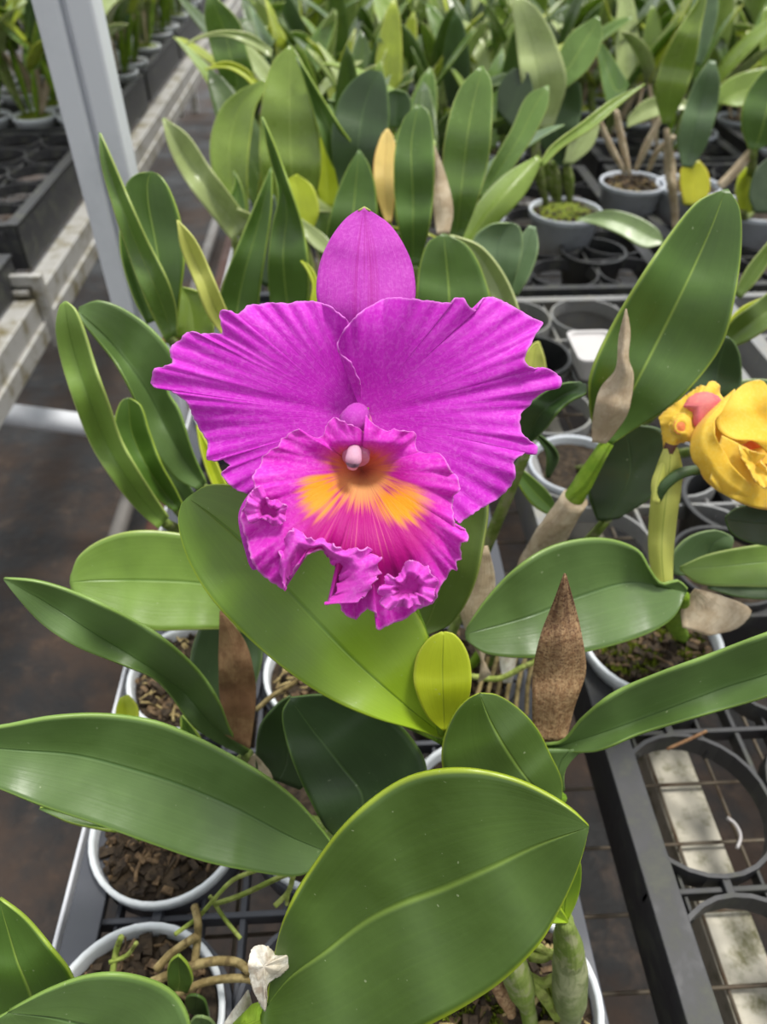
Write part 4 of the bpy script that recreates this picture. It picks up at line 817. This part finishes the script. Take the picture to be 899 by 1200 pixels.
# ------------------------------------------------------------------ right back: three pots that stand clear
def at(x, y, z=TZ + 0.048): v = hit(x, y, z); return v.x, v.y
x, y = at(663, 245)
o = F['mossy'] = orchid(x, y, 'orchid in the grey pot whose surface is covered in moss', mat='pot_grey', zr=TZ + 0.048, r=0.064, mix='moss', seed=51)
G([(618,150),(610,90),(604,40),(600,5),(606,-5)], [(648,150),(664,95),(650,45),(630,10),(608,-5)], [1.02, 0.98, 0.95], 'back_pale_sheen', M=[(636,150),(630,80),(607,-5)], e=(-.004, -.010), n=28)
G([(655,195),(632,165),(628,130),(648,100),(672,92)], [(668,195),(676,160),(682,125),(680,100),(674,92)], [1.10, 1.06, 1.03], 'leaf_dark', e=(-.006, -.006), n=24)
G([(660,192),(668,165),(685,145),(700,138)], [(672,192),(694,172),(702,150),(702,139)], [1.08, 1.06], 'back_pale_sheen', e=(-.004, -.004), n=18)
G([(582,130),(585,100),(602,80),(618,85)], [(600,150),(622,135),(625,105),(620,86)], [1.0, 0.98], 'leaf_deep', e=(-.004, -.004), n=18)
G([(640,100),(652,70),(668,40),(700,18)], [(655,110),(690,80),(706,45),(703,20)], [1.02, 1.0], 'back_green', e=(-.004, -.006), n=20)
for a, b, c2 in ((655,235,648), (668,235,664), (650,232,640)): tube('pseudobulb', [P(a, b, 1.16), P((a+c2)/2, 212, 1.13), P(c2, 190, 1.10)], [.005, .009, .005], 'bulb', o, o.location, n=14, seg=10)
tube('stem', [P(640,238,1.16), P(628,180,1.05), P(632,140,1.02)], [.005,.008,.005], 'bulb', o, o.location, n=14, seg=8)
x, y = at(742, 212)
o = F['rooty'] = orchid(x, y, 'orchid in the grey pot full of dry roots in front of the yellowing leaf', mat='pot_grey', zr=TZ + 0.048, r=0.062, mix='bark', seed=52)
G([(776,145),(768,110),(775,75),(795,35),(818,0),(826,-20)], [(786,145),(803,110),(815,70),(822,30),(828,0),(828,-20)], [1.05, 1.0, 0.96, 0.94], 'back_mid', e=(-.004, -.008), n=30, M=[(780,145),(790,90),(810,30),(827,-20)])
G([(815,75),(810,40),(812,0),(820,-15)], [(822,78),(836,40),(842,0),(830,-15)], [1.08, 1.04], 'leaf_blue', e=(-.006, -.006), n=22)
G([(788,268),(786,240),(779,200),(778,150)], [(796,268),(794,230),(791,190),(784,150)], [1.17, 1.10, 1.05], 'sheath_grey', e=(.006, .006), n=22, name='pseudobulb', label='tall dry brown stem')
G([(735,105),(716,130),(706,100),(700,65),(688,40)], [(738,100),(732,90),(720,70),(705,50),(690,38)], [1.25, 1.22, 1.2], 'leaf_mid', e=(-.004, -.004), n=20)
G([(735,150),(760,140),(790,130),(812,128)], [(735,138),(755,118),(785,112),(812,120)], [1.2, 1.18], 'back_pale_sheen', e=(-.004, -.006), n=20)
for pp, rr in (([(738,205),(728,160),(722,130)], .006), ([(732,202),(715,170),(700,135)], .0055), ([(745,200),(758,170),(776,135)], .0065), ([(760,200),(770,178),(790,160)], .005)):
    tube('pseudobulb', [P(a, b, 1.23 - .03 * i) for i, (a, b) in enumerate(pp)], [.004, rr, .004], 'sheath_grey', o, o.location, n=12, seg=8)
x, y = at(812, 220)
o = F['yellowing'] = orchid(x, y + .02, 'orchid with a short bright yellowing leaf behind the tall broad leaf', mat='pot_grey', zr=TZ + 0.048, r=0.06, mix='bark', seed=53, detail=1)
G([(800,195),(794,165),(805,120),(818,90),(832,70)], [(812,196),(828,170),(840,130),(844,95),(838,71)], [1.05, 1.02, 0.99], 'leaf_blue', M=[(806,196),(815,150),(834,71)], e=(-.006, -.006), n=28)
G([(802,240),(797,220),(797,200),(803,190)], [(824,240),(832,222),(830,202),(820,188)], [1.06, 1.05], 'leaf_autumn', e=(-.003, -.003), n=18, label='short bright yellow leaf')
bulb(o, P(806, 200, 1.055)); bulb(o, P(810, 240, 1.06))
x, y = at(884, 243)
o = F['brown'] = orchid(x, y, 'orchid in a grey pot cut by the right edge with a slanting brown stem', mat='pot_grey', zr=TZ + 0.048, r=0.062, mix='bark', seed=54, detail=1)
G([(878,175),(869,150),(872,118),(888,90),(905,75)], [(890,175),(915,160),(930,120),(925,90),(907,75)], [0.98, 0.95, 0.93], 'leaf_mid', e=(-.006, -.006), n=24)
G([(867,245),(862,225),(866,205),(872,195)], [(880,250),(884,230),(882,208),(874,195)], [1.08, 1.07], 'leaf_yellow', e=(-.004, -.004), n=16)
G([(885,250),(878,230),(885,200),(900,185)], [(915,250),(920,225),(915,200),(902,185)], [1.06, 1.05], 'leaf_deep', e=(-.004, -.004), n=16)
G([(840,215),(855,200),(868,185),(880,172)], [(846,222),(862,208),(876,192),(884,175)], [1.03, 1.0], 'sheath_grey', e=(.006, .006), n=16, name='pseudobulb')
bulb(o, P(884, 176, .98)); bulb(o, P(872, 248, 1.08))
G([(835,130),(845,100),(870,85),(905,78)], [(840,120),(870,125),(900,115),(908,90)], [1.2, 1.18], 'back_mid', e=(-.004, -.006), n=20)
# fallen pale leaf lying over the tray and a clear plant label box
v = leaf(type('o', (), {'location': Vector((0, 0, 0))})() and None, [(0,0),(1,1)], [(0,0),(1,1)], .5, 'back_pale_sheen') if False else None
def single(name, label, cat, A, B, d, mat, **k):
    t = thing(name, P((A[0][0] + B[0][0]) / 2, (A[0][1] + B[0][1]) / 2, d[0] if isinstance(d, list) else d), label, cat)
    leaf(t, A, B, d, mat, name='blade', **k); return t
single('fallen_leaf', 'pale grey-green leaf lying flat across the tray before the grey pots', 'leaf', [(777,286),(755,290),(725,274),(700,264),(676,258)], [(779,284),(770,268),(745,253),(712,246),(677,256)], [0.98, 0.99, 1.0], 'leaf_pale', e=(-.004, -.004), n=24)
# pale plastic saucer standing on the tray behind the petal
b = hit(692, 432, TZ + 0.01); t = thing('plastic_tub', b, 'small translucent white plastic tub standing on the tray behind the tall leaf', 'tub')
def rrect(cx, cy, hx, hy, r, z, n=6):
    out = []
    for (sx, sy, a0) in ((1, 1, 0), (-1, 1, 90), (-1, -1, 180), (1, -1, 270)):
        for k in range(n + 1):
            a = R(a0 + 90 * k / n); out.append((cx + sx * (hx - r) + r * math.cos(a), cy + sy * (hy - r) + r * math.sin(a), z))
    return out
rows = [rrect(b.x, b.y, .020, .028, .008, b.z), rrect(b.x, b.y, .027, .036, .010, b.z + .03), rrect(b.x, b.y, .030, .039, .011, b.z + .031), rrect(b.x, b.y, .030, .039, .011, b.z + .035), rrect(b.x, b.y, .025, .034, .009, b.z + .035), rrect(b.x, b.y, .024, .033, .009, b.z + .032)]
n = len(rows[0]); v = [p for r_ in rows for p in r_]; f = [(i * n + k, i * n + (k + 1) % n, (i + 1) * n + (k + 1) % n, (i + 1) * n + k) for i in range(len(rows) - 1) for k in range(n)]
f += [tuple(range(n))[::-1], tuple(range((len(rows) - 1) * n, len(rows) * n))]
mesh('tub_body', v, f, 'tag_white', t, b, smooth=False)
# black empty pots hanging in the rings
def empty_pot(px, py, label, r=0.0535, xy=None):
    q = xy or hit(px, py, TZ); o = thing('empty_pot', (q[0], q[1], TZ - 0.08), label, 'pot', 'empty black pots'); m = MB()
    m.ring((q[0], q[1]), r, r - .002, TZ - .08, TZ + .004, 36, r * .78, r * .76)
    m.ring((q[0], q[1]), r + .003, r - .002, TZ + .002, TZ + .006, 36)
    m.build('pot_wall', 'pot_black', o, o.location)
    k = MB(); k.ring((q[0], q[1]), r * .77, .006, TZ - .08, TZ - .078, 30); k.build('pot_floor', 'pot_black', o, o.location)
empty_pot(640, 382, 'empty black pot peeping out behind the right petal tip', xy=(rings_of(1, 1)[3][0] * 1.0, rings_of(1, 1)[3][1]))
empty_pot(695, 297, 'empty black pot in front of the mossy grey pot', xy=(hit(695, 297, TZ).x, hit(695, 297, TZ).y))
empty_pot(850, 590, 'empty black pot under the yellow flower', xy=(hit(862, 590, TZ).x, hit(862, 590, TZ).y))
# offcut of clear tube and dry bits lying on the wire mesh
z = TZ - 0.012 - 0.075 + 0.016
o = tube('plant_clip', [hit(852,958,z), hit(862,966,z), hit(868,980,z), hit(864,994,z)], 0.0014, 'tag_white', seg=8, n=12); o['label'] = 'thin curved clear plastic clip lying on the wire mesh'; o['category'] = 'clip'
o = tube('dry_root', [hit(782,878,TZ+.002), hit(800,870,TZ+.004), hit(828,857,TZ+.002)], 0.0013, 'sheath_tan', seg=7, n=10); o['label'] = 'dry brown root lying across the empty ring at right'; o['category'] = 'root'
# ------------------------------------------------------------------ background orchids: strap-leaved clumps
def strap(org, parent, foot, az, el, ln, w, bend, mat, fold=0.25, n=12, h=3, tw=0.0):
    d = Vector((math.cos(az) * math.cos(el), math.sin(az) * math.cos(el), math.sin(el))); p = Vector(foot); v = []; f = []; u = []
    side0 = Vector((-math.sin(az), math.cos(az), 0))
    for i in range(n):
        t = i / (n - 1); wd = w * (math.sin(math.pi * min(1, (t * 0.86 + 0.14) ** 0.95)) ** 0.62 if t < 1 else 0.02)
        up = side0.cross(d) * -1; s = side0 * math.cos(tw * t) + up * math.sin(tw * t)
        for j in range(-h, h + 1):
            q = j / h; v.append(p + s * wd * q + up * wd * fold * q * q); u.append((0.5 + 0.5 * q, t))
        e2 = el + bend * (t + 1 / (n - 1)); el_now = e2
        d = Vector((math.cos(az) * math.cos(el_now), math.sin(az) * math.cos(el_now), math.sin(el_now))); p = p + d * ln / (n - 1)
    W = 2 * h + 1
    for i in range(n - 1):
        for j in range(W - 1): k = i * W + j; f.append((k, k + 1, k + W + 1, k + W))
    return mesh('leaf', v, f, mat, parent, org, u, solid=0.0014)
def clump(seed, label, group, mats, potmat='pot_grey', nb=4, hh=0.15):
    rnd = random.Random(seed)
    o = thing('potted_orchid', (0, 0, 0), label, 'potted orchid', group); h = 0.085
    pot_parts(o, 0, 0, h, 0.0535, h, potmat, 'bark' if seed % 3 else 'moss', 0, seed=seed)
    for k in range(nb):
        a = 6.28 * k / nb + rnd.uniform(-.5, .5); ln = rnd.uniform(.7, 1.1) * hh; lean = rnd.uniform(.15, .45)
        s = Vector((.018 * math.cos(a), .018 * math.sin(a), h - .008)); e = s + Vector((math.cos(a) * math.sin(lean), math.sin(a) * math.sin(lean), math.cos(lean))) * ln
        tube('pseudobulb', [s, (s + e) / 2, e], [.0035, rnd.uniform(.006, .009), .004], rnd.choice(['bulb', 'bulb_green', 'sheath_grey']), o, o.location, n=8, seg=8)
        for j in range(rnd.choice([1, 2, 2])):
            strap(o.location, o, e - Vector((0, 0, .003)), a + rnd.uniform(-.9, .9) + j * 2.6, rnd.uniform(.75, 1.35), rnd.uniform(.15, .22), rnd.uniform(.019, .029), rnd.uniform(-.9, .15), rnd.choice(mats), rnd.uniform(.1, .45), tw=rnd.uniform(-.6, .6))
    return o
def dup(root, loc, rz, label, s=1.0):
    r = root.copy(); C.objects.link(r); r.location = loc; r.rotation_euler = (0, 0, rz); r.scale = (s, s, s); r['label'] = label
    for ch in root.children:
        c = ch.copy(); C.objects.link(c); c.parent = r
        for g in ch.children: d = g.copy(); C.objects.link(d); d.parent = c
    return r
mats = ['back_green', 'back_mid', 'back_dark', 'back_pale_sheen', 'back_green', 'back_mid', 'back_dark', 'back_lime', 'leaf_blue', 'back_pale_sheen']
GRP = 'crowded orchids in the background of the main bench'
LBL = 'strap-leaved green orchid among the crowded background rows of the main bench'
protos = [clump(s, LBL, GRP, mats, nb=5) for s in (101, 102, 103, 104, 105)]
used = set(); rnd = random.Random(5)
def sees(p):
    r = Vector(p) - CAM; d = r.dot(FWD); return 449.5 + FPX * r.dot(RGT) / d, 600 - FPX * r.dot(UPV) / d
taken = [(q['cx'], q['cy']) for q in F.values()]
k = 0
for j in range(1, 6):
    for i in range(6):
        for (x, y) in rings_of(i, j):
            if any(math.hypot(x - a, y - b) < 0.115 for a, b in taken): continue
            px, py = sees((x, y, TZ + .15))
            if px < -120 or px > 1000: continue
            if y < 1.0 or (x < -0.05 and y < 1.45): continue
            clear = 580 < px < 1000 and y < 1.55
            if clear: continue
            rx, ry = sees((x, y, TZ))
            if 590 < rx < 900 and 190 < ry < 420: continue
            if (round(x / .1115) + round(y / .12)) % 2 and y > 1.0: continue
            z = TZ + 0.010 - 0.085; rz = rnd.uniform(0, 6.28); s = rnd.uniform(.92, 1.15)
            if k < len(protos): q = protos[k]; q.location = (x, y, z); q.rotation_euler = (0, 0, rz)
            else: q = dup(protos[k % len(protos)], (x, y, z), rz, LBL, 1.0)
            side = 'left of the tall middle leaves' if x < 0.15 else ('in the middle of the bench' if x < 0.8 else 'towards the right picture edge')
            band = ('nearest', 'second', 'third', 'farthest', 'farthest')[min(4, j - 1)] if j > 1 else 'nearest'
            q['label'] = 'leafy blurred green orchid in the %s background tray row %s' % (band, side)
            q['group'] = 'orchids in the %s background tray row %s' % (band, side)
            k += 1
print('background orchids', k)
GL = 'orchids standing on the neighbouring bench'; LL = 'slender green orchid on the neighbouring bench across the aisle'
pl = [clump(s, LL, GL, mats, 'pot_white', nb=6, hh=0.17) for s in (111, 112)]
k = 0
LX = (-0.8895, -0.7785, -0.667)
spots = [(-1.02, 1.62)] + [(x, y) for t0 in (2.03, 2.66, 3.29, 3.92, 4.55) for bq in range(5) for ax, x in enumerate(LX) for y in (t0 + .06 + .12 * bq,) if (ax + bq) % 2 == 0 or t0 < 2.1 and bq == 0] + [(-1.2445, 2.09), (-1.1335, 2.09), (-1.2445, 2.33), (-1.022, 2.33), (-1.1335, 2.45)]
for (x, y) in spots:
    z = TZ + .02 - .085; rz = rnd.uniform(0, 6.28)
    if k < 2: q = pl[k]; q.location = (x, y, z); q.rotation_euler = (0, 0, rz)
    else: dup(pl[k % 2], (x, y, z), rz, LL)
    k += 1
# ------------------------------------------------------------------ light
sc = bpy.context.scene
w = bpy.data.worlds.new('greenhouse sky'); sc.world = w; w.use_nodes = True; nt = w.node_tree; bg = nt.nodes['Background']
tc = nt.nodes.new('ShaderNodeTexCoord'); sp = nt.nodes.new('ShaderNodeSeparateXYZ'); mr = nt.nodes.new('ShaderNodeMapRange'); cr = nt.nodes.new('ShaderNodeMix'); cr.data_type = 'RGBA'
nt.links.new(tc.outputs['Generated'], sp.inputs[0]); nt.links.new(sp.outputs[2], mr.inputs[0]); mr.inputs[1].default_value = -0.1; mr.inputs[2].default_value = 0.22
nt.links.new(mr.outputs[0], cr.inputs[0]); cr.inputs[6].default_value = (0.25, 0.27, 0.25, 1); cr.inputs[7].default_value = (0.95, 0.98, 1.0, 1)
m2 = nt.nodes.new('ShaderNodeMapRange'); m2.interpolation_type = 'SMOOTHSTEP'; nt.links.new(sp.outputs[1], m2.inputs[0]); m2.inputs[1].default_value = 0.1; m2.inputs[2].default_value = 0.9; m2.inputs[3].default_value = 1.0; m2.inputs[4].default_value = 2.6
vm = nt.nodes.new('ShaderNodeVectorMath'); vm.operation = 'SCALE'; nt.links.new(cr.outputs[2], vm.inputs[0]); nt.links.new(m2.outputs[0], vm.inputs[3])
nt.links.new(vm.outputs[0], bg.inputs[0]); bg.inputs[1].default_value = 0.82
sl = bpy.data.lights.new('sun', 'SUN'); so = bpy.data.objects.new('sun', sl); C.objects.link(so)
sl.energy = 3.3; sl.angle = R(14); sl.color = (1.0, 0.97, 0.90)
so.rotation_euler = Vector((0.32, 0.06, 1.0)).to_track_quat('Z', 'Y').to_euler()
vs = sc.view_settings; vs.view_transform = 'Standard'; vs.look = 'None'; vs.exposure = 0.12; vs.gamma = 1.0; vs.use_curve_mapping = False
